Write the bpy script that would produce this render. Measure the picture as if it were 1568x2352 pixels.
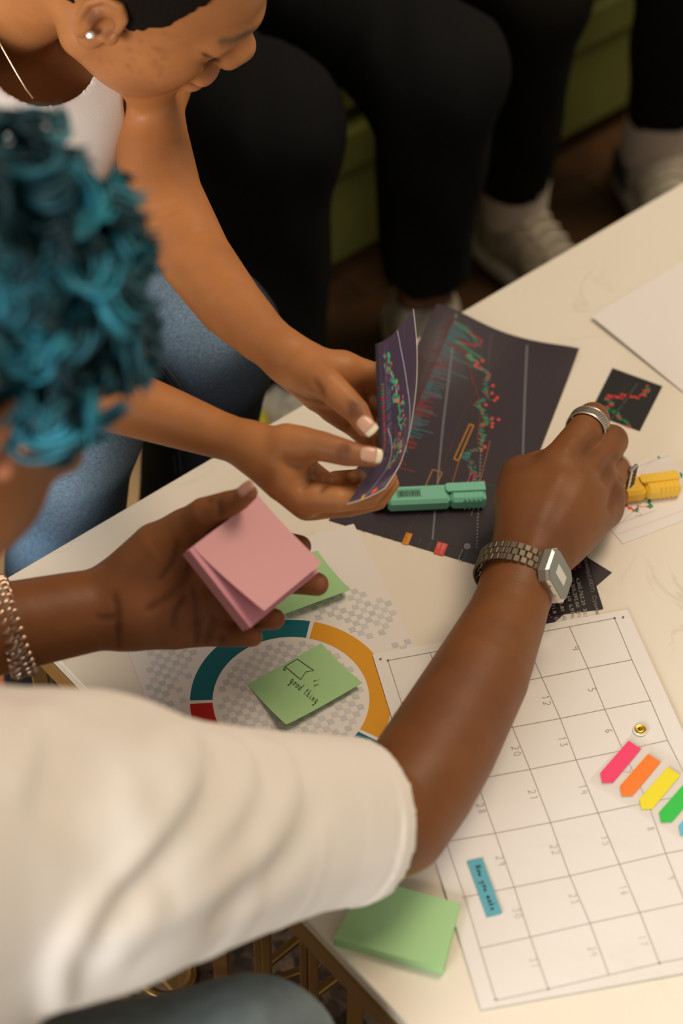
import bpy, math, random
import numpy as np
from mathutils import Vector, Matrix
random.seed(7); RNG = np.random.default_rng(11)
SC = bpy.context.scene
COL = SC.collection
for o in list(bpy.data.objects): bpy.data.objects.remove(o)

# ------------------------------------------------------------------ camera
W, H, FPX = 1568.0, 2352.0, 4199.14
PITCH, ROLL = math.radians(47.19), math.radians(0.87)
CAM = np.array([0.0, 0.0, 1.70])
RM = np.array((Matrix.Rotation(math.pi/2-PITCH, 3, 'X') @ Matrix.Rotation(ROLL, 3, 'Z')))
cd = bpy.data.cameras.new('camera'); co = bpy.data.objects.new('camera', cd); COL.objects.link(co)
co.matrix_world = Matrix.Translation(CAM) @ Matrix(RM.tolist()).to_4x4()
cd.sensor_fit = 'VERTICAL'; cd.sensor_height = 36.0; cd.sensor_width = 24.0
cd.lens = 36.0*FPX/H; cd.clip_start = 0.05
cd.dof.use_dof = True; cd.dof.focus_distance = 1.585; cd.dof.aperture_fstop = 2.9
SC.camera = co
# ------------------------------------------------------------------ light
SC.view_settings.view_transform = 'Standard'; SC.view_settings.look = 'None'
SC.view_settings.gamma = 1.0; SC.view_settings.use_curve_mapping = False
SC.view_settings.exposure = 0.28
wd = bpy.data.worlds.new('room_light'); SC.world = wd; wd.use_nodes = True
wd.node_tree.nodes['Background'].inputs[0].default_value = (1.0, 0.86, 0.67, 1)
wd.node_tree.nodes['Background'].inputs[1].default_value = 0.30
def area(name, loc, tgt, sx, sy, col, power):
    l = bpy.data.lights.new(name, 'AREA'); l.shape = 'RECTANGLE'; l.size = sx; l.size_y = sy
    l.color = col; l.energy = power
    o = bpy.data.objects.new(name, l); COL.objects.link(o); o.location = loc
    o.rotation_euler = (Vector(tgt)-Vector(loc)).to_track_quat('-Z', 'Y').to_euler()
    return o
area('window_daylight', (-1.55, -1.35, 1.55), (0.1, 0.8, 0.45), 1.5, 1.2, (1.0, 0.95, 0.89), 78)
area('ceiling_lamp_light', (1.0, 1.7, 2.9), (0.1, 1.1, 0.5), 0.9, 0.9, (1.0, 0.79, 0.57), 30)

# ------------------------------------------------------------------ geometry of view
def U(px, py, D): return CAM + RM @ np.array([(px-W/2)/FPX*D, -(py-H/2)/FPX*D, -D])
def Z(px, py, z):
    d = RM @ np.array([(px-W/2)/FPX, -(py-H/2)/FPX, -1.0]); return CAM + d*(z-CAM[2])/d[2]
def PL(px, py, p0, n):
    d = RM @ np.array([(px-W/2)/FPX, -(py-H/2)/FPX, -1.0]); return CAM + d*(np.dot(p0-CAM, n)/np.dot(d, n))
def prj(P):
    q = (np.asarray(P)-CAM) @ RM; return np.array([W/2+FPX*q[0]/-q[2], H/2-FPX*q[1]/-q[2], -q[2]])
V3 = lambda *a: np.array(a, float)
def unit(v): v = np.asarray(v, float); return v/np.linalg.norm(v)

# ------------------------------------------------------------------ materials
MATS = {}
def principled(name):
    m = bpy.data.materials.new(name); m.use_nodes = True
    return m, m.node_tree, m.node_tree.nodes['Principled BSDF']
def noise_bump(nt, b, scale, strength, dist=0.001, detail=4):
    tc = nt.nodes.new('ShaderNodeTexCoord'); n = nt.nodes.new('ShaderNodeTexNoise')
    n.inputs['Scale'].default_value = scale; n.inputs['Detail'].default_value = detail
    bp = nt.nodes.new('ShaderNodeBump'); bp.inputs['Strength'].default_value = strength; bp.inputs['Distance'].default_value = dist
    nt.links.new(tc.outputs['Object'], n.inputs['Vector']); nt.links.new(n.outputs['Fac'], bp.inputs['Height'])
    nt.links.new(bp.outputs[0], b.inputs['Normal']); return n
def mat(name, col, rough=0.6, metal=0.0, spec=0.5, bump=None, vary=None, sss=0.0, trans=0.0, alpha=1.0, sheen=0.0):
    if name in MATS: return MATS[name]
    m, nt, b = principled(name)
    b.inputs['Roughness'].default_value = rough; b.inputs['Metallic'].default_value = metal
    b.inputs['Specular IOR Level'].default_value = spec
    b.inputs['Transmission Weight'].default_value = trans; b.inputs['Alpha'].default_value = alpha
    b.inputs['Sheen Weight'].default_value = sheen
    if sss: 
        b.inputs['Subsurface Weight'].default_value = sss; b.inputs['Subsurface Scale'].default_value = 0.004
        b.inputs['Subsurface Radius'].default_value = (1.0, 0.35, 0.2)
    if col is None:
        src = nt.nodes.new('ShaderNodeAttribute'); src.attribute_name = 'tone'; out = src.outputs['Color']
    else:
        src = nt.nodes.new('ShaderNodeRGB'); src.outputs[0].default_value = (*col, 1); out = src.outputs[0]
    if vary:
        sc, amt = vary
        tc = nt.nodes.new('ShaderNodeTexCoord'); n = nt.nodes.new('ShaderNodeTexNoise'); n.inputs['Scale'].default_value = sc
        n.inputs['Detail'].default_value = 5
        mr = nt.nodes.new('ShaderNodeMapRange'); mr.inputs[1].default_value = .3; mr.inputs[2].default_value = .7
        mr.inputs[3].default_value = 1-amt; mr.inputs[4].default_value = 1+amt
        mx = nt.nodes.new('ShaderNodeVectorMath'); mx.operation = 'SCALE'
        nt.links.new(tc.outputs['Object'], n.inputs['Vector']); nt.links.new(n.outputs['Fac'], mr.inputs[0])
        nt.links.new(out, mx.inputs[0]); nt.links.new(mr.outputs[0], mx.inputs['Scale']); out = mx.outputs[0]
    nt.links.new(out, b.inputs['Base Color'])
    if bump: noise_bump(nt, b, *bump)
    MATS[name] = m; return m

SKIN = mat('skin', None, 0.48, spec=0.34, bump=(420, 0.35, 0.0006), vary=(28, 0.10), sss=0.12)
PRINT = mat('print', None, 0.55, spec=0.3)
CLOTHT = mat('cloth_toned', None, 0.9, spec=0.15, bump=(900, 0.5, 0.0006), vary=(60, 0.08), sheen=0.1)
DENIM = mat('denim', None, 0.85, spec=0.2, bump=(1500, 0.6, 0.0006), vary=(420, 0.30))
WHITEC = mat('white_cotton', (0.86, 0.82, 0.78), 0.85, spec=0.2, bump=(1100, 0.25, 0.0004))
BLACKC = mat('black_cotton', (0.006, 0.0065, 0.007), 0.9, spec=0.12, bump=(500, 0.4, 0.0008))
BLACKB = mat('brown_black_cotton', (0.006, 0.0055, 0.004), 0.9, spec=0.1, bump=(500, 0.4, 0.0008))
GOLD = mat('brushed_gold', (0.42, 0.27, 0.10), 0.36, 0.9, bump=(300, 0.1, 0.0004))
STEEL = mat('silver_metal', (0.62, 0.58, 0.53), 0.28, 1.0)
DSTEEL = mat('dull_steel', (0.17, 0.14, 0.10), 0.5, 0.8)
DARK = mat('dark_gap', (0.015, 0.012, 0.01), 0.6)
HAIRB = mat('blue_hair', None, 0.5, spec=0.35)
HAIRK = mat('black_hair', (0.008, 0.006, 0.005), 0.85, 0.0, 0.15, bump=(600, 1.0, 0.002))

# ------------------------------------------------------------------ mesh helpers
def link(o, parent=None):
    COL.objects.link(o)
    if parent is not None:
        o.parent = parent; o.matrix_parent_inverse = parent.matrix_basis.inverted()
    return o
def tag(o, label=None, cat=None, group=None, kind=None):
    if label: o['label'] = label
    if cat: o['category'] = cat
    if group: o['group'] = group
    if kind: o['kind'] = kind
    return o
def mesh_np(name, verts, faces, material, parent=None, smooth=True, tone=None, origin=None):
    """faces: (n,k) array or list of lists"""
    me = bpy.data.meshes.new(name)
    verts = np.asarray(verts, float)
    org = np.asarray(origin, float) if origin is not None else None
    vv = verts - org if org is not None else verts
    if isinstance(faces, np.ndarray):
        k = faces.shape[1]
        me.vertices.add(len(vv)); me.vertices.foreach_set('co', vv.astype(np.float32).ravel())
        me.loops.add(faces.size); me.loops.foreach_set('vertex_index', faces.astype(np.int32).ravel())
        me.polygons.add(len(faces)); me.polygons.foreach_set('loop_start', np.arange(0, faces.size, k, dtype=np.int32))
        me.update(calc_edges=True)
    else:
        me.from_pydata([tuple(v) for v in vv], [], faces)
    me.validate()
    me.polygons.foreach_set('use_smooth', np.full(len(me.polygons), smooth))
    if tone is not None:
        a = me.color_attributes.new('tone', 'FLOAT_COLOR', 'POINT')
        t = np.ones((len(vv), 4), np.float32); t[:, :3] = tone
        a.data.foreach_set('color', t.ravel())
    me.materials.append(material)
    o = bpy.data.objects.new(name, me)
    if org is not None: o.location = org
    return link(o, parent)
def empty(name, loc, label, cat, group=None):
    o = bpy.data.objects.new(name, None); o.empty_display_size = .02; o.location = tuple(loc); COL.objects.link(o)
    return tag(o, label, cat, group)
class MB:
    def __init__(s): s.v = []; s.f = []; s.c = []
    def add(s, vs, fs, col=None):
        b = len(s.v); s.v += [tuple(x) for x in vs]; s.f += [[b+i for i in f] for f in fs]
        s.c += [col or (1, 1, 1)]*len(vs)
    def box(s, c, ax, half, bev=0.0, col=None):
        """c centre, ax 3 unit rows, half sizes; chamfered box"""
        c = np.asarray(c, float); ax = np.asarray(ax, float); h = np.asarray(half, float); b = min(bev, min(h)*.9)
        if b <= 0:
            vs = [c+sx*h[0]*ax[0]+sy*h[1]*ax[1]+sz*h[2]*ax[2] for sx in (-1, 1) for sy in (-1, 1) for sz in (-1, 1)]
            s.add(vs, [[0, 1, 3, 2], [4, 6, 7, 5], [0, 4, 5, 1], [2, 3, 7, 6], [0, 2, 6, 4], [1, 5, 7, 3]], col); return
        idx = {}; vs = []
        for sx in (-1, 1):
            for sy in (-1, 1):
                for sz in (-1, 1):
                    for k in range(3):
                        q = [h[0]-b, h[1]-b, h[2]-b]; q[k] = h[k]
                        idx[(sx, sy, sz, k)] = len(vs)
                        vs.append(c+sx*q[0]*ax[0]+sy*q[1]*ax[1]+sz*q[2]*ax[2])
        fs = []
        S = (-1, 1)
        for a in S:
            fs.append([idx[(a, -1, -1, 0)], idx[(a, 1, -1, 0)], idx[(a, 1, 1, 0)], idx[(a, -1, 1, 0)]][::a])
            fs.append([idx[(-1, a, -1, 1)], idx[(-1, a, 1, 1)], idx[(1, a, 1, 1)], idx[(1, a, -1, 1)]][::a])
            fs.append([idx[(-1, -1, a, 2)], idx[(1, -1, a, 2)], idx[(1, 1, a, 2)], idx[(-1, 1, a, 2)]][::a])
            for d in S:
                fs.append([idx[(a, d, -1, 0)], idx[(a, d, 1, 0)], idx[(a, d, 1, 1)], idx[(a, d, -1, 1)]][::-a*d])
                fs.append([idx[(a, -1, d, 0)], idx[(a, 1, d, 0)], idx[(a, 1, d, 2)], idx[(a, -1, d, 2)]][::a*d])
                fs.append([idx[(-1, a, d, 1)], idx[(1, a, d, 1)], idx[(1, a, d, 2)], idx[(-1, a, d, 2)]][::-a*d])
                for e in S:
                    fs.append([idx[(a, d, e, 0)], idx[(a, d, e, 1)], idx[(a, d, e, 2)]][::a*d*e])
        s.add(vs, fs, col)
    def tube(s, pts, r, n=8, closed=False, col=None, flat=None):
        pts = [np.asarray(p, float) for p in pts]; m = len(pts)
        rr = r if hasattr(r, '__len__') else [r]*m
        vs = []; up = None
        for i, p in enumerate(pts):
            t = unit((pts[(i+1) % m]-pts[i-1]) if (closed or 0 < i < m-1) else (pts[1]-pts[0] if i == 0 else pts[-1]-pts[-2]))
            if up is None:
                up = np.cross(t, V3(0.3, 0.1, 1)); up = unit(up)
            up = unit(up - t*np.dot(up, t)); w = np.cross(t, up)
            for k in range(n):
                a = 2*math.pi*k/n
                vs.append(p+rr[i]*(math.cos(a)*up+math.sin(a)*w))
        fs = []
        for i in range(m if closed else m-1):
            j = (i+1) % m
            for k in range(n):
                fs.append([i*n+k, i*n+(k+1) % n, j*n+(k+1) % n, j*n+k])
        if not closed: fs += [list(range(n))[::-1], [(m-1)*n+k for k in range(n)]]
        s.add(vs, fs, col)
    def build(s, name, material, parent=None, smooth=False, tone=False):
        return mesh_np(name, s.v, s.f, material, parent, smooth, tone=np.array(s.c) if tone else None)
def bar(mb, a, b, w, h, up=(0, 0, 1), bev=0.001):
    a = np.asarray(a, float); b = np.asarray(b, float); t = unit(b-a); s = np.cross(t, up)
    s = unit(s) if np.linalg.norm(s) > 1e-6 else V3(1, 0, 0); u = np.cross(s, t)
    mb.box((a+b)/2, [t, s, u], [np.linalg.norm(b-a)/2, w/2, h/2], bev)

# ------------------------------------------------------------------ implicit surfaces
INF = 9.0
def cone(a, b, ra, rb):
    a = np.asarray(a, float); b = np.asarray(b, float); ab = b-a; L2 = max(ab@ab, 1e-12)
    bc = (a+b)/2; br = math.sqrt(L2)/2+max(ra, rb)
    def f(P, c=None, R=0):
        if c is not None and np.linalg.norm(c-bc) > R+br+0.03: return None
        t = np.clip((P-a)@ab/L2, 0, 1)
        q = P-a-t[:, None]*ab
        return np.sqrt(np.einsum('ij,ij->i', q, q))-(ra+(rb-ra)*t)
    return f
def ell(c0, radii, ax=None):
    c0 = np.asarray(c0, float); r = np.asarray(radii, float); ax = np.eye(3) if ax is None else np.asarray(ax, float)
    br = r.max()
    def f(P, c=None, R=0):
        if c is not None and np.linalg.norm(c-c0) > R+br+0.03: return None
        q = (P-c0)@ax.T; k0 = np.linalg.norm(q/r, axis=1); k1 = np.linalg.norm(q/(r*r), axis=1)
        return k0*(k0-1)/np.maximum(k1, 1e-9)
    return f
def chain(pts):
    """pts: list of (px,py,D,rpx)"""
    w = [U(p[0], p[1], p[2]) for p in pts]; r = [p[3]*p[2]/FPX for p in pts]
    return union(*[cone(w[i], w[i+1], r[i], r[i+1]) for i in range(len(w)-1)])
def union(*ns): return smin(0, *ns)
def smin(k, *ns):
    def f(P, c=None, R=0):
        d = None
        for n in ns:
            e = n(P, c, R)
            if e is None: continue
            if d is None: d = e
            elif k <= 0: d = np.minimum(d, e)
            else:
                h = np.maximum(k-np.abs(d-e), 0)/k
                d = np.minimum(d, e)-h*h*k*0.25
        return d
    return f
def carve(base, k, *ns):
    def f(P, c=None, R=0):
        d = base(P, c, R)
        if d is None: return None
        for n in ns:
            e = n(P, c, R)
            if e is None: continue
            e = -e
            if k <= 0: d = np.maximum(d, e)
            else:
                h = np.maximum(k-np.abs(d-e), 0)/k
                d = np.maximum(d, e)+h*h*k*0.25
        return d
    return f
def inter(a, b):
    def f(P, c=None, R=0):
        x = a(P, c, R); y = b(P, c, R)
        if x is None or y is None: return None
        return np.maximum(x, y)
    return f
def offset(a, r):
    def f(P, c=None, R=0):
        x = a(P, c, R); return None if x is None else x-r
    return f
def plane(p, n):
    p = np.asarray(p, float); n = unit(n)
    def f(P, c=None, R=0): return (P-p)@n
    return f
def shell(a, t):
    def f(P, c=None, R=0):
        x = a(P, c, R); return None if x is None else np.abs(x+t/2)-t/2
    return f
def xf(node, M, t):
    def f(P, c=None, R=0):
        return node((P-t)@M, None if c is None else (c-t)@M, R)
    return f
def groove(base, items):
    """items: (points (n,3), width, amplitude)  amplitude>0 cuts in, <0 raises"""
    its = [(np.asarray(p, float), w, a) for p, w, a in items if len(p) > 1]
    def f(P, c=None, R=0):
        d = base(P, c, R)
        if d is None: return None
        for pts, w, amp in its:
            if c is not None:
                if np.min(np.linalg.norm(pts-c, axis=1)) > R+3*w+0.03: continue
            m = None
            for i in range(len(pts)-1):
                a, b = pts[i], pts[i+1]; ab = b-a
                t = np.clip((P-a)@ab/max(ab@ab, 1e-12), 0, 1); q = P-a-t[:, None]*ab
                e = np.einsum('ij,ij->i', q, q); m = e if m is None else np.minimum(m, e)
            d = d+amp*np.exp(-m/(w*w))
        return d
    return f
def wob(base, amp, freq, seed=0):
    rg = np.random.default_rng(seed); K = rg.normal(size=(7, 3))*freq; ph = rg.uniform(0, 6.28, 7)
    def f(P, c=None, R=0):
        d = base(P, c, R)
        if d is None: return None
        return d+amp*np.sin(P@K.T+ph).sum(1)/7*2
    return f
def surf(tree, px, py, d0=0.75, d1=2.6):
    """first hit of the view ray with a solid: used to lay details on it"""
    p0 = U(px, py, 0.0001); d = unit(U(px, py, 1.0)-CAM); t = d0
    for _ in range(200):
        p = CAM+d*t; s = tree(p[None, :])
        s = 0.05 if s is None else float(s[0])
        if s < 0.0004: break
        t += max(s*0.7, 0.0006)
        if t > d1: return None
    return CAM+d*t
def grad(tree, p, e=0.0008):
    Q = np.array([p+np.eye(3)[i]*s*e for i in range(3) for s in (1, -1)]); v = tree(Q)
    return unit(V3(v[0]-v[1], v[2]-v[3], v[4]-v[5]))
def cat(pts, m=5):
    p = np.array(pts, float); p = np.vstack([2*p[0]-p[1], p, 2*p[-1]-p[-2]]); out = []
    for i in range(1, len(p)-2):
        for k in range(m):
            f = k/m; out.append(tuple(.5*(2*p[i]+(p[i+1]-p[i-1])*f+(2*p[i-1]-5*p[i]+4*p[i+1]-p[i+2])*f*f+(3*p[i]-p[i-1]-3*p[i+1]+p[i+2])*f**3)))
    return out+[tuple(p[-2])]
def on(tree, pts):
    r = [surf(tree, *p) for p in pts]; return np.array([x for x in r if x is not None])

def surface_nets(tree, lo, hi, h, n=18):
    lo = np.asarray(lo, float); hi = np.asarray(hi, float)
    nb = np.ceil((hi-lo)/(n*h)).astype(int); tot = nb*n+4
    ii = np.stack(np.meshgrid(*[np.arange(k) for k in nb], indexing='ij'), -1).reshape(-1, 3)
    cen = lo+(ii+0.5)*n*h; Rb = n*h*0.87+h
    keep = []
    for s in range(0, len(cen), 20000):
        d = tree(cen[s:s+20000]); d = np.full(len(cen[s:s+20000]), INF) if d is None else d
        keep.append(np.abs(d) < Rb*1.15+0.010)
    ii = ii[np.concatenate(keep)]; cen = lo+(ii+0.5)*n*h
    g = np.arange(-1, n+1); GX, GY, GZ = np.meshgrid(g, g, g, indexing='ij'); off = np.stack([GX, GY, GZ], -1).reshape(-1, 3)*h
    m = n+2; K, VV, Q = [], [], []
    for b, c in zip(ii, cen):
        base = lo+b*n*h; d = tree(base+off, c, Rb)
        if d is None: continue
        if d.min() > 0 or d.max() < 0: continue
        D = d.reshape(m, m, m); s = D < 0
        cs = np.stack([s[i:m-1+i, j:m-1+j, k:m-1+k] for i in (0, 1) for j in (0, 1) for k in (0, 1)], -1)
        act = cs.any(-1) & ~cs.all(-1)
        ci = np.argwhere(act)
        if len(ci) == 0: continue
        acc = np.zeros((len(ci), 3)); cnt = np.zeros(len(ci))
        cor = {}
        for i in (0, 1):
            for j in (0, 1):
                for k in (0, 1): cor[(i, j, k)] = D[ci[:, 0]+i, ci[:, 1]+j, ci[:, 2]+k]
        for axn in range(3):
            o1, o2 = [x for x in range(3) if x != axn]
            for u in (0, 1):
                for v in (0, 1):
                    p = [0, 0, 0]; p[o1] = u; p[o2] = v; q = list(p); q[axn] = 1
                    A = cor[tuple(p)]; B = cor[tuple(q)]; x = (A < 0) != (B < 0)
                    t = np.where(x, A/np.where(x, A-B, 1), 0)
                    w = np.array(p, float)[None, :].repeat(len(ci), 0); w[:, axn] = t
                    acc += w*x[:, None]; cnt += x
        pos = base+(ci-1+acc/cnt[:, None])*h
        gi = ci-1+b*n+1
        key = (gi[:, 0]*tot[1]+gi[:, 1])*tot[2]+gi[:, 2]
        K.append(key); VV.append(pos)
        for axn in range(3):
            o1, o2 = [(1, 2), (2, 0), (0, 1)][axn]
            sl0 = [slice(1, n+1)]*3; sl1 = list(sl0); sl1[axn] = slice(2, n+2)
            A = s[tuple(sl0)]; B = s[tuple(sl1)]
            for flip, x in ((0, A & ~B), (1, ~A & B)):
                e = np.argwhere(x)
                if len(e) == 0: continue
                e = e+b*n+1
                def kk(du, dv):
                    q = e.copy(); q[:, o1] += du; q[:, o2] += dv; return (q[:, 0]*tot[1]+q[:, 1])*tot[2]+q[:, 2]
                quad = np.stack([kk(0, 0), kk(-1, 0), kk(-1, -1), kk(0, -1)], 1)
                Q.append(quad[:, ::-1] if flip else quad)
    K = np.concatenate(K); VV = np.concatenate(VV); Q = np.concatenate(Q)
    uk, idx = np.unique(K, return_index=True); V = VV[idx]
    F = np.searchsorted(uk, Q); F = np.clip(F, 0, len(uk)-1)
    ok = (uk[F] == Q).all(1); F = F[ok]
    E = np.concatenate([F[:, [0, 1]], F[:, [1, 2]], F[:, [2, 3]], F[:, [3, 0]]])
    for _ in range(1):
        S = np.zeros_like(V); cN = np.bincount(E[:, 0], minlength=len(V))+np.bincount(E[:, 1], minlength=len(V))
        for k in range(3):
            S[:, k] = np.bincount(E[:, 0], V[E[:, 1], k], len(V))+np.bincount(E[:, 1], V[E[:, 0], k], len(V))
        V = V*0.5+0.5*S/np.maximum(cN, 1)[:, None]
    return V, F
def main_parts(V, F):
    lab = np.arange(len(V))
    while True:
        m = lab[F].min(1); new = lab.copy()
        for k in range(4): np.minimum.at(new, F[:, k], m)
        new = new[new]
        if (new == lab).all(): break
        lab = new
    u, c = np.unique(lab, return_counts=True); big = u[c.argmax()]
    okf = lab[F[:, 0]] == big; F = F[okf]; used = np.unique(F)
    return V[used], np.searchsorted(used, F)
def tones(V, base, spots):
    c = np.tile(np.array(base, float), (len(V), 1))
    for p, r, col, st in spots:
        if p is None: continue
        w = np.exp(-((V-p)**2).sum(1)/(r*r))[:, None]*st
        c = c*(1-w)+np.array(col)*w
    return c
def sdf_obj(name, tree, lo, hi, h, material, parent=None, base=None, spots=(), n=18):
    V, F = surface_nets(tree, lo, hi, h, n)
    V, F = main_parts(V, F)
    t = tones(V, base, spots) if base is not None else None
    return mesh_np(name, V, F, material, parent, True, t)

# ------------------------------------------------------------------ writing
_txt = {}
def text_mesh(s):
    if s in _txt: return _txt[s]
    cu = bpy.data.curves.new('t', 'FONT'); cu.body = s; cu.resolution_u = 2; cu.size = 1.0
    o = bpy.data.objects.new('t', cu); COL.objects.link(o)
    dg = bpy.context.evaluated_depsgraph_get(); me = bpy.data.meshes.new_from_object(o.evaluated_get(dg))
    v = np.array([x.co[:2] for x in me.vertices]) if len(me.vertices) else np.zeros((0, 2)); f = [list(p.vertices) for p in me.polygons]
    bpy.data.objects.remove(o); bpy.data.curves.remove(cu); bpy.data.meshes.remove(me)
    _txt[s] = (v, f); return v, f
GL = {'0': [[(.5, 0), (.1, .3), (.15, .8), (.5, 1), (.8, .7), (.8, .2), (.5, 0)]], '1': [[(.3, .8), (.5, 1), (.5, 0)]],
 '2': [[(.1, .8), (.4, 1), (.8, .8), (.7, .5), (.1, 0), (.9, .05)]], '3': [[(.1, .9), (.7, .95), (.4, .55), (.8, .35), (.6, 0), (.1, .1)]],
 '4': [[(.3, 1), (.1, .45), (.8, .45)], [(.7, .9), (.65, 0)]], '5': [[(.8, 1), (.3, 1), (.2, .6), (.7, .55), (.75, .2), (.4, 0), (.1, .1)]],
 '6': [[(.7, 1), (.3, .7), (.15, .25), (.45, 0), (.8, .25), (.6, .5), (.2, .35)]], '7': [[(.1, .95), (.85, .95), (.4, 0)]],
 '8': [[(.5, .5), (.2, .75), (.5, 1), (.8, .75), (.5, .5), (.15, .2), (.5, 0), (.85, .2), (.5, .5)]],
 '9': [[(.8, .7), (.5, .5), (.2, .7), (.5, 1), (.8, .75), (.7, 0)]],
 'a': [[(.7, .5), (.4, .6), (.15, .25), (.4, 0), (.7, .3), (.7, .55), (.75, .05), (.9, .05)]],
 'g': [[(.7, .5), (.4, .6), (.15, .3), (.4, .05), (.7, .35), (.7, .55), (.65, -.4), (.3, -.45), (.9, .1)]],
 'o': [[(.5, .55), (.2, .4), (.3, .05), (.6, .05), (.8, .35), (.5, .55), (.95, .45)]],
 'd': [[(.7, .45), (.4, .55), (.15, .25), (.4, 0), (.7, .2), (.85, 1.0), (.75, .1), (.95, .1)]],
 'h': [[(.2, 0), (.35, 1), (.25, .4), (.5, .55), (.65, .4), (.6, .05), (.9, .1)]],
 't': [[(.5, .95), (.4, .1), (.7, .05)], [(.1, .65), (.85, .7)]],
 'i': [[(.4, .5), (.4, .05), (.7, .1)], [(.45, .72), (.48, .78)]], 'n': [[(.1, .5), (.2, 0), (.3, .45), (.6, .5), (.65, .05), (.9, .1)]],
 's': [[(.7, .5), (.3, .5), (.35, .3), (.65, .2), (.6, .02), (.15, .05)]],
 'N': [[(.1, 0), (.2, 1), (.7, 0), (.85, 1)]], 'w': [[(.05, .5), (.2, .02), (.45, .4), (.65, .02), (.9, .5)]],
 'y': [[(.1, .5), (.3, .1), (.6, .15), (.7, .5), (.55, -.4), (.2, -.4)]], 'u': [[(.1, .5), (.2, .05), (.55, .05), (.65, .5), (.75, .05), (.95, .1)]],
 'm': [[(.05, 0), (.12, .5), (.15, .3), (.35, .5), (.42, .05), (.48, .4), (.7, .5), (.75, .05), (.95, .1)]],
 'k': [[(.2, 0), (.3, 1)], [(.75, .55), (.28, .3), (.8, 0)]], 'e': [[(.2, .3), (.7, .35), (.5, .55), (.2, .35), (.35, .02), (.85, .1)]], ' ': []}
class Print:
    """flat printed ink laid on a sheet: coordinates x,y pass through the sheet's own surface map"""
    def __init__(s, fmap, lift=0.00018): s.m = fmap; s.mb = MB(); s.lift = lift
    def poly(s, pts, col):
        out = []
        for p in pts:
            P, n = s.m(p[0], p[1]); out.append(P+n*s.lift)
        s.mb.add(out, [list(range(len(out)))], col)
    def line(s, pts, w, col, dash=None, seg=None):
        pts = [np.array(p, float) for p in pts]; q = []
        for a, b in zip(pts[:-1], pts[1:]):
            L = np.linalg.norm(b-a); k = max(1, int(L/seg)) if seg else 1
            if dash: k = max(1, int(L/dash))
            for i in range(k): q.append((a+(b-a)*i/k, a+(b-a)*(i+1)/k))
        for i, (a, b) in enumerate(q):
            if dash: b = a+(b-a)*0.45
            t = b-a; L = np.linalg.norm(t)
            if L < 1e-9: continue
            nn = np.array([-t[1], t[0]])/L*w/2
            s.poly([a+nn, a-nn, b-nn, b+nn], col)
    def strokes(s, txt, p, d, hgt, w, col, sp=0.75):
        """hand lettering starting at p, baseline direction d (unit, x), height vector h"""
        p = np.array(p, float); d = np.array(d, float); hv = np.array(hgt, float); x = 0
        for ch in txt:
            for st in GL.get(ch, []):
                s.line([p+d*(x+u*0.75)+hv*v for u, v in st], w, col)
            x += sp
    def text(s, txt, p, d, hv, col):
        v, f = text_mesh(txt); p = np.array(p, float); d = np.array(d, float); hv = np.array(hv, float)
        for fc in f: s.poly([p+d*v[i][0]+hv*v[i][1] for i in fc], col)
    def build(s, name, parent): return s.mb.build(name, PRINT, parent, False, True)
def flatmap(z): return lambda x, y: (Z(x, y, z), V3(0, 0, 1))
def sheet(name, smap, nx, ny, th, material, parent=None):
    """smap(u,v)->(P,n) for u,v in 0..1 ; thin two sided sheet"""
    top = []; bot = []
    for j in range(ny+1):
        for i in range(nx+1):
            P, n = smap(i/nx, j/ny); top.append(P); bot.append(P-n*th)
    N = len(top); f = []; id = lambda i, j: j*(nx+1)+i
    for j in range(ny):
        for i in range(nx):
            q = [id(i, j), id(i, j+1), id(i+1, j+1), id(i+1, j)]
            f.append(q); f.append([x+N for x in q[::-1]])
    top = top+bot; bot = list(top); M2 = 2*N
    idb = id; id = lambda i, j: idb(i, j)+M2
    for i in range(nx):
        f.append([id(i, 0), id(i+1, 0), id(i+1, 0)+N, id(i, 0)+N]); f.append([id(i+1, ny), id(i, ny), id(i, ny)+N, id(i+1, ny)+N])
    for j in range(ny):
        f.append([id(0, j+1), id(0, j), id(0, j)+N, id(0, j+1)+N]); f.append([id(nx, j), id(nx, j+1), id(nx, j+1)+N, id(nx, j)+N])
    return mesh_np(name, top+bot, f, material, parent, True)
def quadmap(c, zf):
    """c: four pixel corners (TL,TR,BR,BL) on the table; zf(u,v) height"""
    W4 = [Z(p[0], p[1], zf(*uv)) for p, uv in zip(c, ((0, 0), (1, 0), (1, 1), (0, 1)))]
    def f(u, v):
        P = (W4[0]*(1-u)+W4[1]*u)*(1-v)+(W4[3]*(1-u)+W4[2]*u)*v; P = P.copy(); P[2] = zf(u, v); return P
    def g(u, v):
        P = f(u, v); a = f(u+.01, v)-P; b = f(u, v+.01)-P; n = np.cross(b, a); n = unit(n)
        return P, n if n[2] > 0 else -n
    return g

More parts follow.
